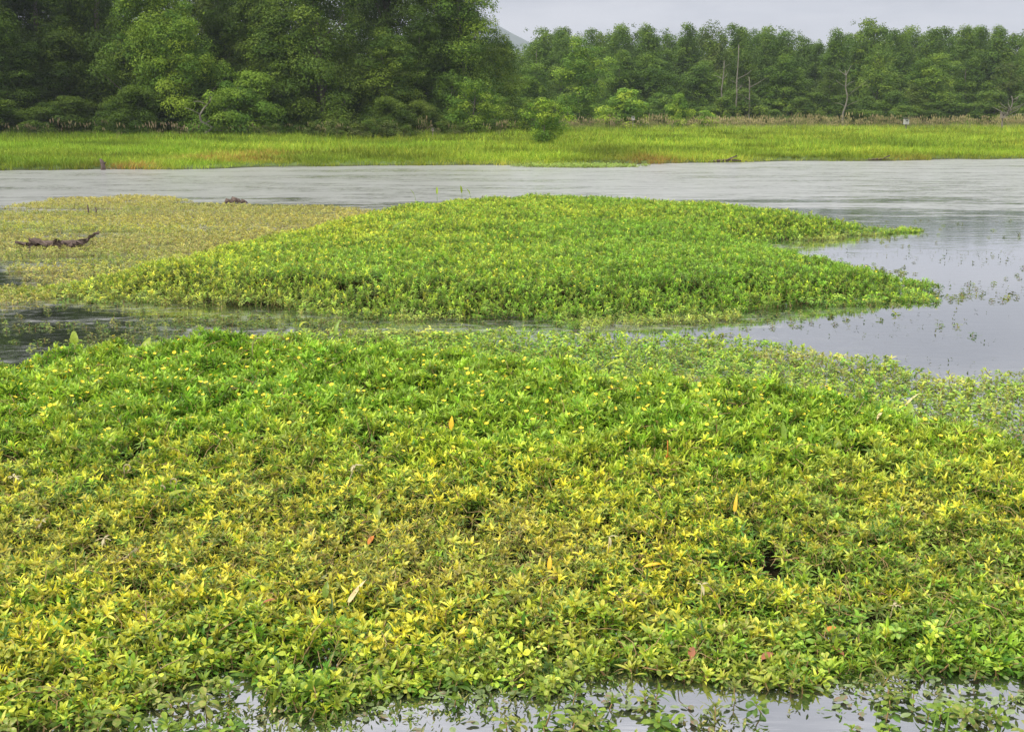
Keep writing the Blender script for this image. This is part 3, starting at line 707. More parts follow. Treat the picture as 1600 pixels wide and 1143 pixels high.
lone_leaf(1080, 1022, .05, .028, 1.3, .9, M_dead, 'dull pink folded leaf near the bottom water edge', 'dead_leaf', prof='ellip')
lone_leaf(1190, 1030, .06, .035, .6, .3, M_dead, 'brown leaf curled at the bottom right water edge', 'dead_leaf', prof='ellip')
# orange stalks
X, Y, Z = on_mat(1043, 720)
root = bpy.data.objects.new('orange_stalk', None); COL.objects.link(root); root.location = (X, Y, Z)
for pts in (((0, 0, -.05), (0, 0, .05), (-.003, 0, .12)), ((.004, 0, .03), (.03, .01, .02), (.045, .01, -.02)), ((-.003, 0, .04), (-.02, 0, .0), (-.022, 0, -.05))):
    s_ = MB(); s_.add(*tube(pts, [.004, .0035, .003], 6), .5); mb_obj('stalk', s_, [M_orange], root)
tag(root, 'forked orange dead stalk on the right centre of the near mat', 'dead stalk')
# pale dry stems with curled or tufted heads
def dry_stem(px, py, pts, rad, label, tuft=0, name='withered_plant', mat=None):
    X, Y, Z = on_mat(px, py)
    s_ = MB(); s_.add(*tube(pts, rad, 7), .5)
    o = mb_obj(name, s_, [mat or M_cream], loc=(X, Y, Z))
    if tuft:
        t_ = MB()
        for k in range(tuft): t_.add(*leaf(pts[-1], k * 2.4, random.uniform(-.5, .6), random.uniform(.03, .055), .012, .8, 'lance', 5, .3), .5)
        mb_obj('dry_head', t_, [M_cream], o)
    tag(o, label, 'dry stem'); return o
def curl_pts(R, n=12, a0=0., a1=4.6, stem=.08, sx=1):
    p = [(0, 0, -.05), (0, 0, stem * .5)]
    for a in np.linspace(a0, a1, n): p.append((sx * (R - R * cos(a)), 0, stem + R * sin(a)))
    return p
c_ = curl_pts(.017, stem=.05); dry_stem(195, 745, c_, [.0042] * len(c_), 'single pale curled stem looped like a hook at the left', mat=M_cream)
c_ = curl_pts(.014, stem=.035, a1=5.2); dry_stem(250, 775, c_, [.0042] * len(c_), 'left one of two cream curls side by side')
c_ = curl_pts(.016, stem=.04, a1=4.2); dry_stem(268, 773, c_, [.0042] * len(c_), 'right one of two cream curls side by side')
dry_stem(540, 760, [(0, 0, -.05), (.02, 0, .03), (.05, 0, .11)], [.004, .0035, .003], 'tall pale stem with a star shaped dry head near the centre', 8)
dry_stem(178, 878, [(0, 0, -.03), (.05, .01, .03), (.10, .02, .07)], [.006, .006, .007], 'thick pale broken stem slanting up at the lower left', 0)
dry_stem(165, 868, [(0, 0, -.03), (.002, 0, .03), (.0, .0, .06)], [.003, .003, .003], 'thin forked dry stem beside the thick broken stem', 5)
dry_stem(22, 755, [(0, 0, -.03), (.002, 0, .02), (.0, .0, .05)], [.004, .004, .003], 'whitish withered head at the far left of the mat', 9)
dry_stem(65, 820, [(0, 0, -.03), (.002, 0, .02), (.0, .0, .03)], [.004, .004, .003], 'small pale tuft at the left side of the mat', 7)
dry_stem(395, 560, [(0, 0, -.05), (0, 0, .06), (.01, 0, .11), (.04, 0, .14), (.08, 0, .135)], [.004, .004, .0035, .003, .0025], 'thin yellow stem arching over at the mat rim')
dry_stem(1405, 815, [(0, 0, -.06), (.005, 0, .0), (.01, 0, .07)], [.003, .003, .0025], 'bare pale stem sticking up in the dark gap at right', 0)
dry_stem(1255, 800, [(0, 0, -.06), (.05, 0, .0), (.10, 0, .035)], [.003, .003, .002], 'bare pinkish stem slanting over the dark hollow at right', 0, mat=M_straw)
dry_stem(1390, 960, [(0, 0, -.04), (.005, .0, .02), (.012, 0, .06)], [.003, .003, .002], 'pale stalk rising from the dark hollow at lower right', 4)
dry_stem(235, 945, [(0, 0, -.03), (-.03, 0, .02), (-.05, 0, .06)], [.004, .0035, .003], 'pinkish bare stem over a dark hollow at lower left', 0, mat=M_dead)
dry_stem(950, 870, [(0, 0, -.04), (.0, 0, .03), (.004, 0, .10)], [.003, .003, .002], 'tall thin dry stalk with brown tip near the centre', 3, mat=M_straw)
dry_stem(1095, 950, [(0, 0, -.04), (.0, 0, .03), (.0, 0, .09)], [.0025, .0025, .002], 'thin straw stalk right of the dark hollow in front', 3, mat=M_straw)
# reed blades at the bottom
def reed(px, py, hgt, W, az, label):
    X, Y = G(px, py); mb = MB(); mb.add(*leaf((0, 0, -.05), az, 1.52, hgt + .05, W, .12, 'blade', 8, .3), .4)
    o = mb_obj('reed', mb, [M_reed], loc=(X, Y, 0)); return tag(o, label, 'reed')
reed(364, 1150, .11, .009, .3, 'thin green reed blade in the water at the lower left')
reed(1452, 1165, .14, .013, .2, 'dark green reed blade, left of two standing at lower right')
reed(1476, 1160, .13, .010, .9, 'light green leaning reed blade, right of two at lower right')
reed(1368, 1120, .07, .006, .2, 'short thin reed in the bottom water left of the pair')

# ------------------------------------------------------------------ driftwood and debris
def on_water(px, py, z_=0.): X, Y = G(px, py); return (X, Y, z_)
root = bpy.data.objects.new('driftwood_log', None); COL.objects.link(root); root.location = on_water(90, 388)
def wood(pts, rad, seed, sides=9):
    V, Fq = tube(pts, rad, sides); r = np.random.default_rng(seed); V = np.array(V); V += r.normal(0, .014, V.shape); return V, Fq
s_ = MB(); s_.add(*wood([(-.58, 0, .0), (-.42, .05, .05), (-.2, .0, .07), (.05, -.03, .09), (.28, .02, .09), (.42, 0, .08)], [.02, .05, .045, .055, .048, .03], 1), .5); mb_obj('trunk', s_, [M_drift], root)
s_ = MB(); s_.add(*wood([(.36, 0, .09), (.48, 0, .12), (.54, .02, .18), (.60, .02, .235), (.66, .02, .24)], [.035, .026, .02, .018, .012], 2), .5); mb_obj('branch', s_, [M_drift], root)
s_ = MB(); s_.add(*wood([(-.45, .03, .06), (-.35, -.02, .13), (-.26, -.04, .12), (-.15, -.05, .06)], [.02, .03, .03, .02], 3), .5); mb_obj('branch', s_, [M_drift], root)
s_ = MB(); s_.add(*wood([(.2, -.06, .02), (.28, -.08, .09), (.33, -.09, .03)], [.03, .035, .02], 4), .5); mb_obj('branch', s_, [M_drift], root)
for k, (bx, by, L_, a_, e_) in enumerate(((-.3, -.05, .12, 2.6, .9), (-.05, -.06, .10, .6, 1.1), (.14, -.05, .14, 2.2, .5), (-.48, -.02, .16, 3.4, .3), (.30, -.06, .11, 5.2, .4))):
    s_ = MB(); s_.add(*wood([(bx, by, .05), (bx + cos(a_) * L_ * .5, by - .02, .06 + sin(e_) * L_ * .6), (bx + cos(a_) * L_, by - .03, .06 + sin(e_) * L_)], [.035, .028, .012], 90 + k), .5); mb_obj('broken_stub', s_, [M_drift], root)
tag(root, 'dark driftwood log with an upturned branch lying on the ochre mat', 'log')
for px, py, sc, lb in ((357, 318, 1, 'left lump of dark driftwood on far edge of ochre mat'), (368, 317.5, 1.2, 'middle lump of dark driftwood on far edge of ochre mat'), (380, 317.5, .8, 'right lump of dark driftwood on far edge of ochre mat')):
    s_ = MB(); s_.add(*wood([(-.10, 0, .0), (-.03, 0, .07), (.04, .01, .06), (.12, 0, .0)], [.03, .06, .05, .02], int(px)), .5)
    tag(mb_obj('driftwood_chunk', s_, [M_drift], loc=on_water(px, py), scale=sc), lb, 'driftwood', 'driftwood lumps on the far edge of the mat')
for px, py, hh, lb in ((138, 336, .22, 'taller of two thin dark sticks poking out of the ochre mat'), (150, 336, .17, 'shorter of two thin dark sticks poking out of the ochre mat')):
    s_ = MB(); s_.add(*tube([(0, 0, -.05), (.01, 0, hh * .5), (0, 0, hh)], [.02, .018, .012], 6), .5); tag(mb_obj('stick', s_, [M_drift], loc=on_water(px, py)), lb, 'stick')
for px, py, sc, lb in ((1132, 254, 1., 'forked dark branch washed up on far shore right of centre'), (1375, 251.5, .8, 'small dark branch washed up on far shore at right')):
    root = bpy.data.objects.new('washed_up_branch', None); COL.objects.link(root); root.location = on_water(px, py, .03); root.scale = (sc,) * 3
    s_ = MB(); s_.add(*wood([(-.7, 0, .02), (-.2, 0, .06), (.3, .1, .09), (.8, .2, .03)], [.04, .06, .05, .02], int(px)), .5); mb_obj('main_branch', s_, [M_drift], root)
    s_ = MB(); s_.add(*wood([(.1, .05, .07), (.3, -.05, .18), (.55, -.1, .28)], [.04, .03, .015], int(px) + 1), .5); mb_obj('twig', s_, [M_drift], root)
    tag(root, lb, 'driftwood')

# ------------------------------------------------------------------ meadow grass
def tuft(seed, nb, hgt, rad, W, heads=0):    # blades bend over, tips thin out
    r = np.random.default_rng(seed); mb = MB()
    for k in range(nb):
        a = r.uniform(0, 2 * pi); q = rad * math.sqrt(r.uniform()); b_ = (q * cos(a), q * sin(a), -.04)
        mb.add(*leaf(b_, r.uniform(0, 6.28), r.uniform(.9, 1.5), hgt * r.uniform(.45, 1.15), W * r.uniform(.6, 1.2), r.uniform(.4, 2.0), 'blade', 4, .2), r.uniform(0, 1))
    hb = MB()
    for k in range(heads):
        a = r.uniform(0, 2 * pi); q = rad * math.sqrt(r.uniform()); b_ = np.array((q * cos(a), q * sin(a), 0)); tp = b_ + np.array((r.normal(0, .1), r.normal(0, .1), hgt * r.uniform(1.15, 1.5)))
        hb.add(*leaf(b_, a, 1.5, hgt * 1.2, .012, .1, 'blade', 3, .1), .6, 1)
        V, Fq = tube([tp - (0, 0, .12), tp - (0, 0, .05), tp + (0, 0, .06)], [.009, .018, .006], 4); hb.add(V, Fq, 0., 1)
    for V, Fq, A, off in zip(hb.V, hb.F, hb.A, np.cumsum([0] + [len(v) for v in hb.V])[:-1]): mb.add(V, Fq - off, A, 1)
    return mb.mesh('meadow_tuft', [M_grass, M_weed])
C_grass = source_collection('meadow_tufts', [tuft(i, 34, .48, .38, .028) for i in range(4)] + [tuft(10 + i, 26, .62, .35, .026, 7) for i in range(3)])
GP = []
for (ya, yb, step) in ((38, 62, .34), (62, 90, .48), (90, 150, .75)):
    xm = yb * .55 + 6; a, b_ = jgrid(-xm, xm, ya, yb, step)
    s = a * 0 + b_ - shore_y(a); k = (s > -.25) & (np.abs(a) < b_ * .53 + 4) & ((a > -10 + (b_ - 78) * .25) | (b_ < 84))
    GP.append(np.stack([a[k], b_[k], s[k], np.full(k.sum(), step)], -1))
GP = np.concatenate(GP); a, b_, s, stp = GP.T; n = len(a)
red = np.zeros(n)
for px, py, rx, ry in ((195, 247, 1.2, 1.6), (350, 242, 2.6, 1.5), (410, 238, 1.6, 1.2), (765, 245, 1.3, 1.7), (1020, 240, 1.5, 2.2), (690, 250, 1.6, .8), (1250, 240, 2.5, 1.), (1440, 236, 2.2, 1.4)):
    rx_, ry_ = G(px, py, .45); red = np.maximum(red, np.exp(-((a - rx_) / rx) ** 2 - ((b_ - ry_) / ry) ** 2) * (.95 if px < 1100 else .4))
red = 1.5 * red * (.5 + fbm(a * .9, b_ * .9, 141, 3))
seedz = np.maximum(sstep(40, 58, s) * (a > 2) * (.4 + .6 * fbm(a / 9, b_ / 9, 142, 2)), sstep(20, 30, s) * (a < 0) * .10)
mask = vnoise(a / 3, b_ / 4, 143)
idx = np.where(rng.uniform(0, 1, n) < seedz * (.3 + .7 * mask), rng.integers(4, 7, n), rng.integers(0, 4, n))
yel = np.clip(.42 + .9 * (fbm(a / 6, b_ / 3.5, 145, 3) - .5) + .006 * a + rng.normal(0, .12, n), 0, 1)
brn = np.clip(red + .12 * (fbm(a / 4, b_ / 3, 147, 2) > .6) + .25 * sstep(.8, 0, s), 0, 1.9)
bri = np.clip(rng.normal(1.0, .13, n) * (.2 + 1.6 * fbm(a / 4.5, b_ / 1.8, 149, 3)) * (1 - .3 * sstep(14, 24, s) * sstep(2, -6, a)), .4, 1.6)
hs = np.where(s < 2.0, .75, .95) * rng.uniform(.75, 1.2, n) * (.25 + 1.3 * fbm(a / 3.2, b_ / 2.2, 151, 3)) * np.where(stp > .6, 1.35, np.where(stp > .4, 1.1, 1))
scatter('meadow_grass', np.stack([a, b_, ground_z(a, b_)], -1), euler(n, .12), hs, idx, tint_arr(yel, bri, brn), C_grass, 'bright green meadow grass covering the far bank', 'grass')

# ------------------------------------------------------------------ trees
ENV = {
    'round': lambda t: np.sqrt(np.clip(1 - (2 * t - 1) ** 2, 0, 1)) ** .8,
    'tall': lambda t: np.clip(.62 + 1.6 * t, 0, 1) * np.sqrt(np.clip(1 - t ** 2.6, 0, 1)),
    'poplar': lambda t: np.clip(.7 + 1.2 * t, 0, 1) * np.clip(1 - t ** 2.4, 0, 1) ** .6,
    'cone': lambda t: np.clip(1 - t, 0, 1) ** .75 * np.clip(.45 + t * 4, 0, 1),
    'bush': lambda t: np.clip(1 - t ** 2.2, 0, 1) ** .6,
}
def make_tree(seed, H, R, shape, base, ncl, nlf, lsize, crad, zsq=.7, trunk_r=.22, sparse=0., upr=0., limbs=16):
    r = np.random.default_rng(seed)
    t = r.uniform(0, 1, ncl) ** .9; az = r.uniform(0, 2 * pi, ncl)
    lob = .78 + .34 * np.sin(az * 2 + r.uniform(0, 6) + t * 5) * r.uniform(.5, 1) + .16 * np.sin(az * 5 + t * 11)
    rf = np.clip(np.sqrt(r.uniform(.12, 1, ncl)), 0, 1)
    nl_ = 1 if shape == 'cone' else (5 if H > 8 else 3)
    la = r.uniform(0, 2 * pi, nl_); ld = r.uniform(.1, .38, nl_) * R * (nl_ > 1); lh = r.uniform(.80, 1., nl_); lh[0] = 1.; li = r.integers(0, nl_, ncl)
    rad = R * ENV[shape](t) * np.clip(lob, .45, 1.15) * rf * (.82 if nl_ > 1 else 1)
    z = base + (H - base) * t * lh[li]
    bendx, bendy = r.normal(0, .05, 2)
    C = np.stack([rad * np.cos(az) + bendx * z + ld[li] * np.cos(la[li]) * (.4 + .6 * t), rad * np.sin(az) + bendy * z + ld[li] * np.sin(la[li]) * (.4 + .6 * t), z], -1)
    cr = crad * r.uniform(.55, 1.35, ncl) * (1 - .35 * t)
    if H > 8:      # thin sprays of twigs on top of the crown
        q = r.integers(0, ncl, ncl // 5); C = np.concatenate([C, C[q] + np.stack([r.normal(0, .5, len(q)) * crad, r.normal(0, .5, len(q)) * crad, r.uniform(.35, .75, len(q)) * crad], -1)]); cr = np.concatenate([cr, cr[q] * r.uniform(.25, .5, len(q))]); ncl = len(C)
    N = r.poisson(nlf * (cr / crad) ** 2 * (1 - sparse * r.uniform(0, 1, ncl)))
    own = np.repeat(np.arange(ncl), N); n = len(own)
    dirs = r.normal(0, 1, (n, 3)); dirs[:, 2] = np.where(r.uniform(0, 1, n) < .6, np.abs(dirs[:, 2]), dirs[:, 2]); dirs /= np.linalg.norm(dirs, axis=1)[:, None]
    rr = r.uniform(.25, 1, n) ** .45
    off = dirs * (rr * cr[own])[:, None]; off[:, 2] *= zsq
    P = C[own] + off
    P += r.normal(0, lsize * .4, P.shape)
    nrm = dirs * .9 + r.normal(0, .4, (n, 3)) + np.array([0, 0, .5]); nrm /= np.linalg.norm(nrm, axis=1)[:, None]
    rv = r.normal(0, 1, (n, 3)) + np.array([0, 0, -.5 + upr]); u_ = np.cross(nrm, rv); u_ = np.cross(u_, nrm); u_ /= np.linalg.norm(u_, axis=1)[:, None] + 1e-9
    v_ = np.cross(nrm, u_)
    Ls = lsize * r.uniform(.6, 1.4, n)[:, None]; Ws = Ls * r.uniform(.38, .62, n)[:, None]
    V = np.stack([P - u_ * Ls * .5, P + v_ * Ws * .5 - u_ * Ls * .05, P + u_ * Ls * .5, P - v_ * Ws * .5 - u_ * Ls * .05], 1).reshape(-1, 3)
    Fq = np.arange(4 * n).reshape(-1, 4)
    ca = np.clip(r.uniform(0, 1, ncl)[own] * .7 + r.uniform(0, .3, n), 0, 1)
    crown = mesh_np('crown', V, Fq, [M_tree], {'age': ('FLOAT', np.repeat(ca, 4))}, smooth=False)
    # trunk and limbs
    mb = MB()
    top = base + (H - base) * .86
    zz = np.linspace(-.3, top, 9); wob = r.normal(0, .06, (9, 2)).cumsum(0) * (H / 14)
    wob[0] = 0
    pts = [(bendx * q + wob[i, 0], bendy * q + wob[i, 1], q) for i, q in enumerate(zz)]
    mb.add(*tube(pts, [trunk_r * (1 - .88 * i / 8) + (.10 * trunk_r if i == 0 else 0) for i in range(9)], 8), .5)
    tp = np.array(pts)
    for j in r.permutation(ncl)[:limbs]:
        e = C[j]; zs = max(.4, e[2] - r.uniform(.25, .5) * np.hypot(e[0], e[1]) - .1 * H); zs = min(zs, top * .95)
        s0 = np.array([np.interp(zs, tp[:, 2], tp[:, 0]), np.interp(zs, tp[:, 2], tp[:, 1]), zs])
        mid = (s0 + e) / 2 + np.array([0, 0, .06 * H * r.uniform(-.3, 1)]) + r.normal(0, .1, 3)
        rr0 = trunk_r * .38 * (1 - .6 * zs / H)
        mb.add(*tube([s0, mid, e], [rr0, rr0 * .65, rr0 * .2], 5), .5)
    trunk = mb.mesh('trunk', [M_bark])
    return trunk, crown
def plant_tree(name, variant, X, Y, sc, tint, label, cat='tree', group=None, rz=None, sz=None):
    root = bpy.data.objects.new(name, None); COL.objects.link(root)
    root.location = (X, Y, float(ground_z(np.array([X]), np.array([Y]))[0]) - .05)
    root.rotation_euler = (0, 0, random.uniform(0, 6.28) if rz is None else rz); root.scale = (sc, sc, sz or sc)
    for nm, me in zip(('trunk', 'crown'), variant):
        c = bpy.data.objects.new(nm, me); COL.objects.link(c); c.parent = root
        if nm == 'crown': c['tint'] = tint
    tag(root, label, cat, group); return root

# near grove (left), real size in metres
VL = {
    'big': make_tree(1, 22, 5.6, 'tall', .6, 240, 560, .19, 1.5, .85, .38),
    'big2': make_tree(2, 22, 4.8, 'tall', .4, 240, 520, .185, 1.4, .95, .34),
    'cone': make_tree(3, 19, 6.2, 'cone', .3, 270, 480, .175, 1.35, .9, .32),
    'airy': make_tree(4, 20, 4.2, 'tall', 1.8, 150, 400, .18, 1.25, .85, .25, .5),
    'mid': make_tree(9, 9.5, 3.6, 'tall', .3, 120, 560, .17, 1.3, .65, .2),
    'bush': make_tree(5, 4.5, 4.4, 'bush', .2, 110, 520, .16, 1.1, .6, .12),
    'bush2': make_tree(6, 4.2, 2.4, 'round', .2, 70, 170, .17, .7, .7, .09),
    'shrub': make_tree(7, 2.6, 1.9, 'round', .35, 60, 150, .12, .5, .6, .07),
    'weedy': make_tree(8, 2.2, 2.0, 'bush', .1, 50, 120, .15, .5, .8, .05, upr=2.),
}
def T3(y_, b_, n_): return [y_, b_, n_]
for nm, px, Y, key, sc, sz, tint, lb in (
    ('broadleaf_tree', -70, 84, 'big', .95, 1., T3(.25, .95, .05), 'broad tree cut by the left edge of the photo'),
    ('broadleaf_tree', 60, 92, 'big2', 1.05, 1.05, T3(.0, .62, .15), 'tree tinted dark as shade at far left behind the grove front'),  # low tint brightness puts the grove's shade into the leaf colour
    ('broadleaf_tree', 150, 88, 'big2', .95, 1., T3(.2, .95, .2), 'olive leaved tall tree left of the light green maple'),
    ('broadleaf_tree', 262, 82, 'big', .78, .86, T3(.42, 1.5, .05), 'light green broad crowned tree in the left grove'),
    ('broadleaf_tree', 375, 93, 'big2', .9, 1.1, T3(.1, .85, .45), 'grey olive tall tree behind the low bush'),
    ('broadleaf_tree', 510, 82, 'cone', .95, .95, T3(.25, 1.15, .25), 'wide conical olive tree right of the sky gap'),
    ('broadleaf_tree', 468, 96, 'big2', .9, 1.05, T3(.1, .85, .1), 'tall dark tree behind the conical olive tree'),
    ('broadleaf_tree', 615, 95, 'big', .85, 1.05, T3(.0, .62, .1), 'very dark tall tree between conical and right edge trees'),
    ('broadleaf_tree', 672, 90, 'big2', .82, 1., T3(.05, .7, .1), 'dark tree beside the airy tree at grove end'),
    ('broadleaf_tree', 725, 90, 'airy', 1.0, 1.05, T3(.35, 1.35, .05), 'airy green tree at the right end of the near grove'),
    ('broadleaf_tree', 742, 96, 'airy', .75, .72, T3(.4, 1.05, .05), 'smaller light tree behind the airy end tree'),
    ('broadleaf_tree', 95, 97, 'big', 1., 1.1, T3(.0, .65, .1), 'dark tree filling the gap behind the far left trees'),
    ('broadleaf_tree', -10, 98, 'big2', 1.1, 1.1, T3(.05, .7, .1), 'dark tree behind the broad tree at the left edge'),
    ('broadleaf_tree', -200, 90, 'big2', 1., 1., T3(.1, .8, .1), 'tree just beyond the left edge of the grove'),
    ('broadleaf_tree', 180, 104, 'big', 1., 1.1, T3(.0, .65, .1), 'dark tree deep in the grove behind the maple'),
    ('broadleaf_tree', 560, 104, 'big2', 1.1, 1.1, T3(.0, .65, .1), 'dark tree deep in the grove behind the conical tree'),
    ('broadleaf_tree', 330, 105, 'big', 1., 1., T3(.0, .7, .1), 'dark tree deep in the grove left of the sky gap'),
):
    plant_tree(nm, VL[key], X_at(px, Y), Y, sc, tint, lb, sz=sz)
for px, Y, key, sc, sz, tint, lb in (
    (20, 84, 'mid', 1., .8, T3(.0, .7, .1), 'small tree tinted dark as shade at the far left'),  # shade under the trees put into the tint
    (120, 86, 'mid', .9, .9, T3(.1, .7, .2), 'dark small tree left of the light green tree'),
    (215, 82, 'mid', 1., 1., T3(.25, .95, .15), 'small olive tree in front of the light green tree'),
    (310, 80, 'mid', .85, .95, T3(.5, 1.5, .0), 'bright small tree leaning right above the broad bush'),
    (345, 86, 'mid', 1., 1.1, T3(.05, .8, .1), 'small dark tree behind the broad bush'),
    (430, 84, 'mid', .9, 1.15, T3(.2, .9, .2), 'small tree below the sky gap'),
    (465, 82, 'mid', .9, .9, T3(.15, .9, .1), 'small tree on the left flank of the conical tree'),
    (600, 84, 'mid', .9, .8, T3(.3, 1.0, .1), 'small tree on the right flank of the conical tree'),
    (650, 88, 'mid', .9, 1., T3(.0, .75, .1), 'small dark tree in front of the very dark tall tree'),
    (520, 92, 'mid', 1., .9, T3(.0, .7, .1), 'small tree tinted dark, added to fill the shade inside the conical tree'),  # added to close a light gap, tint darkened as shade
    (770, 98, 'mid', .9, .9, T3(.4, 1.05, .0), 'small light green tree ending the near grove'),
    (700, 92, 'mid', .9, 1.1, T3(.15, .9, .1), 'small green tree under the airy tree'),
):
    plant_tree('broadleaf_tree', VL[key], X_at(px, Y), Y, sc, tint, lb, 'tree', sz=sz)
for px, Y, key, sc, sz, tint, lb in (
    (372, 78, 'bush', 1.0, .95, T3(.2, 1.35, .0), 'broad mid green bush under the sky gap'),
    (440, 80, 'bush', .7, .8, T3(.1, .9, .1), 'bush between the broad bush and conical tree'),
    (210, 79, 'bush', .8, .75, T3(.1, .8, .1), 'dark bush at the foot of the light green tree'),
    (90, 80, 'bush', .9, .6, T3(.1, .75, .2), 'low dark bush under the far left trees'),
    (-30, 80, 'bush', .9, .65, T3(.15, .75, .1), 'low bush at the left edge under the trees'),
    (300, 80, 'bush2', 1., .8, T3(.2, .9, .1), 'small bush left of the broad mid green bush'),
    (735, 80, 'bush2', .95, .95, T3(.45, 1.45, .0), 'light green rounded bush at the end of the near grove'),
    (700, 84, 'bush2', .9, 1.1, T3(.1, .9, .05), 'upright green bush beside the dark trunk'),
    (665, 82, 'bush', .55, .55, T3(.25, .9, .3), 'olive thicket right of the conical tree'),
    (610, 80, 'bush', .6, .6, T3(.15, .85, .2), 'thicket at the right foot of the conical tree'),
    (770, 84, 'bush2', .8, .7, T3(.4, 1.35, .1), 'pale green bush last in the near grove'),
    (800, 92, 'bush2', .9, .6, T3(.35, 1.0, .1), 'low pale bush in the gap between the two woods'),
    (850, 62, 'shrub', .95, 1.05, T3(.6, 1.75, .0), 'lone leafy shrub standing in the open meadow'),
    (832, 80, 'shrub', 1.1, 1.1, T3(.4, 1.0, .1), 'shrub just behind the lone meadow shrub'),
):
    plant_tree('bush' if key != 'shrub' else 'shrub', VL[key], X_at(px, Y), Y, sc, tint, lb, 'bush', sz=sz)
for j, (px, Y, sc) in enumerate(((500, 72, .7), (535, 71, .8), (570, 71, .85), (600, 71.5, .8), (630, 73, .6), (690, 78, .7), (720, 77, .6), (420, 73, .6))):
    plant_tree('weed_clump', VL['weedy'], X_at(px, Y), Y, sc, T3(.25, 1.0, .75), 'brownish weed clump in front of the conical tree foot', 'weeds', 'brownish weed clumps below the near grove', sz=sc * .75)

# far wood (right)
VR = {
    'a': make_tree(21, 15, 4.5, 'tall', .4, 170, 260, .27, 1.3, 1., .22, limbs=12),
    'b': make_tree(22, 15, 4.0, 'poplar', .4, 170, 250, .26, 1.25, 1.15, .2, limbs=12),
    'c': make_tree(23, 13, 5.0, 'tall', .3, 170, 260, .27, 1.4, .95, .22, limbs=12),
    'd': make_tree(24, 15, 3.4, 'poplar', 1.0, 140, 200, .26, 1.1, 1.25, .18, .3, limbs=14),
    'e': make_tree(25, 12, 4.0, 'tall', .3, 140, 220, .26, 1.2, .95, .2, .4, limbs=22),
    'u': make_tree(26, 5, 3.2, 'bush', .1, 70, 280, .24, 1.1, .6, .1, limbs=8),
}
def far_tree(px, Y, top, key, tint, lb, group=None, wide=1., nm='woodland_tree', cat='tree'):
    X = X_at(px, Y); H0 = {'a': 15, 'b': 15, 'c': 13, 'd': 15, 'e': 12, 'u': 5}[key]
    gz = float(ground_z(np.array([X]), np.array([Y]))[0]); H_ = Z_at(top, Y) - gz
    sz = H_ / (H0 * 1.03); tint = [tint[0], tint[1] * 1.22, tint[2]]
    plant_tree(nm, VR[key], X, Y, wide * (.55 + .45 * sz), tint, lb, cat, group, sz=sz)
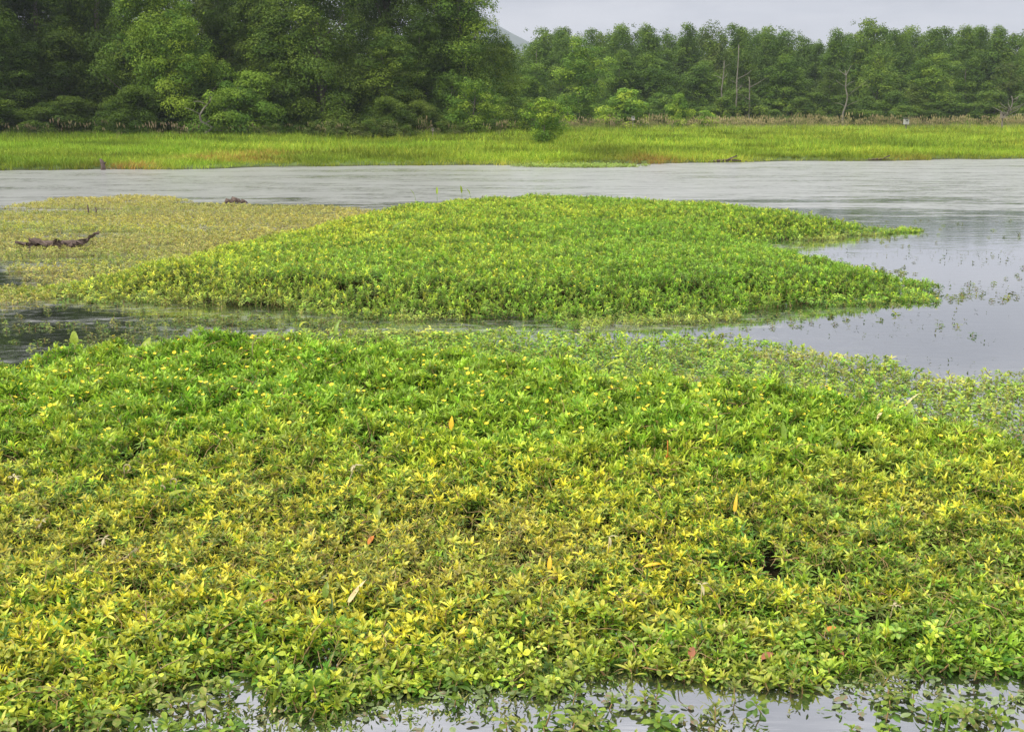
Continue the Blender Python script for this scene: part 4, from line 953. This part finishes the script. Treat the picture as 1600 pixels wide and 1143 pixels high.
spec = [
    (800, 150, 78, 'c', T3(.2, 1.0, .1), 'grey green tree at the left end of the far wood'),
    (838, 152, 52, 'a', T3(.25, 1.05, .1), 'pale tree topping the left end of the far wood'),
    (872, 158, 50, 'd', T3(.1, .95, .1), 'slim tree behind the bright green far tree'),
    (905, 126, 58, 'a', T3(.5, 1.45, .0), 'bright green tree standing forward of the far wood'),
    (958, 156, 42, 'b', T3(.1, 1.0, .1), 'tall tree just right of the bright green tree'),
    (1000, 158, 40, 'a', T3(.15, 1.0, .1), 'tall tree behind the yellow green meadow shrub'),
    (1040, 162, 42, 'd', T3(.1, .9, .05), 'slim dark topped tree left of the bare trunks'),
    (1070, 158, 36, 'b', T3(.15, 1.0, .1), 'tall tree above the two small shrubs'),
    (1118, 156, 30, 'd', T3(.2, 1.0, .5), 'tallest thin browned tree with bare trunks left of centre'),
    (1150, 160, 36, 'b', T3(.15, 1.0, .1), 'tall green tree right of the browned thin tree'),
    (1190, 162, 52, 'a', T3(.1, .95, .1), 'tree left of the dip in the skyline'),
    (1232, 158, 44, 'd', T3(.05, .85, .05), 'dark spiky tree beside the skyline dip'),
    (1268, 165, 66, 'b', T3(.05, .8, .05), 'dark lower tree in the skyline dip'),
    (1315, 158, 46, 'a', T3(.15, 1.0, .05), 'tree rising right of the skyline dip'),
    (1352, 154, 30, 'c', T3(.35, 1.05, .15), 'highest rounded olive tree of the far wood'),
    (1400, 162, 44, 'b', T3(.1, .95, .05), 'tree right of the highest rounded tree'),
    (1440, 162, 42, 'b', T3(.15, 1.0, .05), 'second tree right of the highest rounded tree'),
    (1480, 160, 42, 'a', T3(.2, 1.0, .1), 'tree above the white nest box'),
    (1520, 164, 40, 'b', T3(.2, 1.0, .05), 'tree between the two nest boxes'),
    (1560, 160, 42, 'a', T3(.25, 1.0, .05), 'tree above the grey nest box'),
    (1600, 164, 44, 'b', T3(.2, 1.0, .1), 'tree at the right edge of the photo'),
    (1655, 162, 44, 'a', T3(.2, 1.0, .1), 'tree just beyond the right edge'),
    (1365, 140, 75, 'e', T3(.35, 1.1, .15), 'lighter olive tree in front of the highest rounded tree'),
    (1445, 138, 85, 'c', T3(.4, 1.1, .05), 'light green leaning tree in front right of centre'),
    (1295, 140, 105, 'e', T3(.1, .85, .3), 'greyish dead topped tree under the skyline dip'),
    (1570, 140, 95, 'e', T3(.05, .85, .55), 'greyish brown half bare tree behind the grey nest box'),
    (1505, 142, 90, 'a', T3(.1, .85, .05), 'dark tree left of the half bare tree'),
    (1220, 140, 85, 'c', T3(.1, .9, .05), 'mid green rounded tree right of the bare trunks'),
    (1165, 142, 78, 'd', T3(.1, .9, .3), 'thin tree with a pale trunk in front of the tall ones'),
    (1090, 140, 95, 'c', T3(.1, .95, .05), 'blue green rounded tree behind the shrubs'),
    (1020, 138, 85, 'c', T3(.2, 1.0, .05), 'rounded tree over the yellow green meadow shrub'),
    (960, 138, 80, 'a', T3(.15, 1.0, .05), 'tree touching the bright tree on its right'),
    (830, 132, 100, 'c', T3(.15, 1.05, .0), 'blue green rounded tree left of the bright tree'),
    (785, 140, 90, 'a', T3(.25, 1.0, .0), 'tree half hidden by the end of the near grove'),
    (1620, 140, 80, 'c', T3(.15, .95, .05), 'rounded tree at the right border of the wood'),
    (1420, 136, 130, 'e', T3(.3, .95, .4), 'brown tinged low tree left of the white nest box'),
    (1140, 134, 140, 'u', T3(.05, .9, .05), 'blue green bush right of the bright meadow shrub'),
]
for px, Y, top, key, tint, lb in spec: far_tree(px, Y, top, key, tint, lb)
for j in range(62):
    px = 775 + j * 15 + random.uniform(-10, 10)
    far_tree(px, random.uniform(170, 195), random.uniform(40, 55) + 14 * math.exp(-((px - 1265) / 25) ** 2) + 16 * math.exp(-((px - 800) / 40) ** 2), random.choice('abcd'), T3(random.uniform(0, .3), random.uniform(.8, 1.1), random.uniform(0, .2)), 'back row tree showing only its top behind the front of the far wood', 'back row of the far wood')
for j in range(34):
    px = 782 + j * 26 + random.uniform(-9, 9)
    far_tree(px, random.uniform(128, 138), random.uniform(135, 172), 'u', T3(random.uniform(0, .35), random.uniform(.75, 1.05), random.uniform(0, .3)), 'dark undergrowth bush along the foot of the far wood', 'undergrowth along the far wood', nm='bush', cat='bush', wide=1.05)
for px, Y, top, wide, tint, lb in ((985, 112, 138, 1.0, T3(.6, 1.15, .1), 'wide yellow green shrub with a pale box below it'), (1056, 114, 146, .62, T3(.4, 1.05, .0), 'upright green shrub right of the wide shrub'), (1100, 112, 172, .75, T3(.6, 1.2, .05), 'low bright green shrub right of the upright shrub'), (940, 115, 172, .6, T3(.3, 1., .1), 'low shrub at the foot of the bright far tree')):
    far_tree(px, Y, top, 'u', [tint[0] + .15, tint[1] * 1.35, 0.], lb, nm='shrub', cat='shrub', wide=wide)

M_snag = plain_mat('bare_wood', (.26, .24, .19), (.17, .155, .12), 3, rough=.9, stretch=(3, 3, .6))
def snag(px, Y, top, seed, label, nb=5, crook=.07):
    r = np.random.default_rng(seed); X = X_at(px, Y); gz = float(ground_z(np.array([X]), np.array([Y]))[0]); H_ = Z_at(top, Y) - gz
    root = bpy.data.objects.new('dead_tree', None); COL.objects.link(root); root.location = (X, Y, gz)
    zz = np.linspace(-.2, H_, 8); wx = np.concatenate([[0], r.normal(0, crook, 7).cumsum()])
    s_ = MB(); s_.add(*tube([(wx[i], 0, zz[i]) for i in range(8)], np.linspace(.13, .04, 8), 7), .5); mb_obj('trunk', s_, [M_snag], root)
    for k in range(nb):
        z0 = H_ * r.uniform(.25, .95); x0 = np.interp(z0, zz, wx); a = r.uniform(0, 6.28); L_ = r.uniform(.8, 2.4)
        p1 = np.array([x0 + cos(a) * L_ * .5, sin(a) * L_ * .5, z0 + L_ * .25]); p2 = p1 + np.array([cos(a + r.normal(0, .5)) * L_ * .5, sin(a) * L_ * .5, L_ * r.uniform(-.1, .5)])
        s_ = MB(); s_.add(*tube([(x0, 0, z0), p1, p2], [.045, .03, .015], 5), .5); mb_obj('branch', s_, [M_snag], root)
    tag(root, label, 'dead tree')
snag(1148, 131, 70, 1, 'tallest pale bare trunk standing in front of the far wood')
snag(1128, 132, 95, 2, 'thin pale bare trunk left of the tallest one')
snag(1170, 130, 120, 3, 'short pale bare trunk right of the tallest one')
snag(1318, 130, 110, 4, 'leaning grey bare trunk under the highest rounded tree', 8, .18)
snag(1582, 126, 150, 5, 'crooked bare grey branches beside the grey nest box', 16, .3)
snag(312, 76, 150, 6, 'pale bare branch leaning out of the broad green bush', 4, .3)

# ------------------------------------------------------------------ nest boxes
def boxmesh(mb, x0, x1, y0, y1, z0, z1, m=0, slope=0.):
    V = [(x0, y0, z0), (x1, y0, z0), (x1, y1, z0), (x0, y1, z0), (x0, y0, z1 - slope), (x1, y0, z1 - slope), (x1, y1, z1), (x0, y1, z1)]
    mb.add(V, [[0, 3, 2, 1], [4, 5, 6, 7], [0, 1, 5, 4], [1, 2, 6, 5], [2, 3, 7, 6], [3, 0, 4, 7]], .5, m)
def nest_box(px, py, Y, sc, mat, label):
    X = X_at(px, Y); gz = float(ground_z(np.array([X]), np.array([Y]))[0]); zt = Z_at(py, Y)
    root = bpy.data.objects.new('nest_box', None); COL.objects.link(root); root.location = (X, Y, gz)
    p = MB(); boxmesh(p, -.06 * sc, .06 * sc, -.06 * sc, .06 * sc, -.2, zt - gz - .25 * sc); mb_obj('post', p, [M_post], root).data.shade_flat()
    zb = zt - gz
    b = MB(); boxmesh(b, -.2 * sc, .2 * sc, -.2 * sc, .2 * sc, zb - .27 * sc, zb + .3 * sc, 0, .06 * sc); bo = mb_obj('box', b, [mat], root); bo.data.shade_flat()
    r = MB(); boxmesh(r, -.26 * sc, .26 * sc, -.3 * sc, .24 * sc, zb + .305 * sc, zb + .35 * sc); mb_obj('roof', r, [M_post], root).data.shade_flat()
    h_ = MB(); V, Fq = tube([(0, -.205 * sc, zb + .06 * sc), (0, -.18 * sc, zb + .06 * sc)], [.07 * sc, .07 * sc], 12); h_.add(V, Fq, .5); mb_obj('entrance_hole_disc', h_, [M_hole_shade], root)  # solid dark disc; the shade of an opening is its colour
    tag(root, label, 'nest box')
nest_box(1416, 190, 105, 1., M_paint, 'white wooden nest box on a post at the meadow edge')
nest_box(1566, 181, 112, 1., M_post, 'grey nest box on a tall post at the right')
nest_box(989, 185, 108, .7, M_paint, 'pale nest box in front of the wide yellow green shrub')
nest_box(676, 203, 72, .35, M_post, 'small dark nest box low in the grass right of the conical tree')
# stump shape standing in for a dark grass clump at the left shore
X, Y = G(161, 265.3)
root = bpy.data.objects.new('stump_shaped_clump', None); COL.objects.link(root); root.location = (X, Y, .0); root.scale = (.7, .7, .7)
s_ = MB(); s_.add(*wood([(0, 0, -.2), (.02, 0, .2), (-.03, 0, .45), (-.1, 0, .62)], [.16, .13, .1, .05], 71), .5); mb_obj('trunk', s_, [M_drift], root)
s_ = MB(); s_.add(*wood([(0, 0, .25), (.12, 0, .4), (.2, 0, .42)], [.07, .05, .02], 72), .5); mb_obj('branch', s_, [M_drift], root)
tag(root, 'stump shaped stand-in for a dark grass clump on the shoreline at the left', 'stump')

# ------------------------------------------------------------------ haze
m, nt = new_mat('haze'); T = NT(nt)
pv = T.n('ShaderNodeVolumePrincipled'); pv.inputs['Color'].default_value = (.80, .87, .97, 1); pv.inputs['Density'].default_value = .0003; pv.inputs['Anisotropy'].default_value = .0
out = T.n('ShaderNodeOutputMaterial'); T.l(pv.outputs[0], out.inputs['Volume'])
hb = MB(); boxmesh(hb, -2300, 2300, -80, 3100, -6, 280)
o = mb_obj('haze', hb, [m]); tag(o, 'thin bluish haze over the pond and woods', 'haze', kind='stuff')
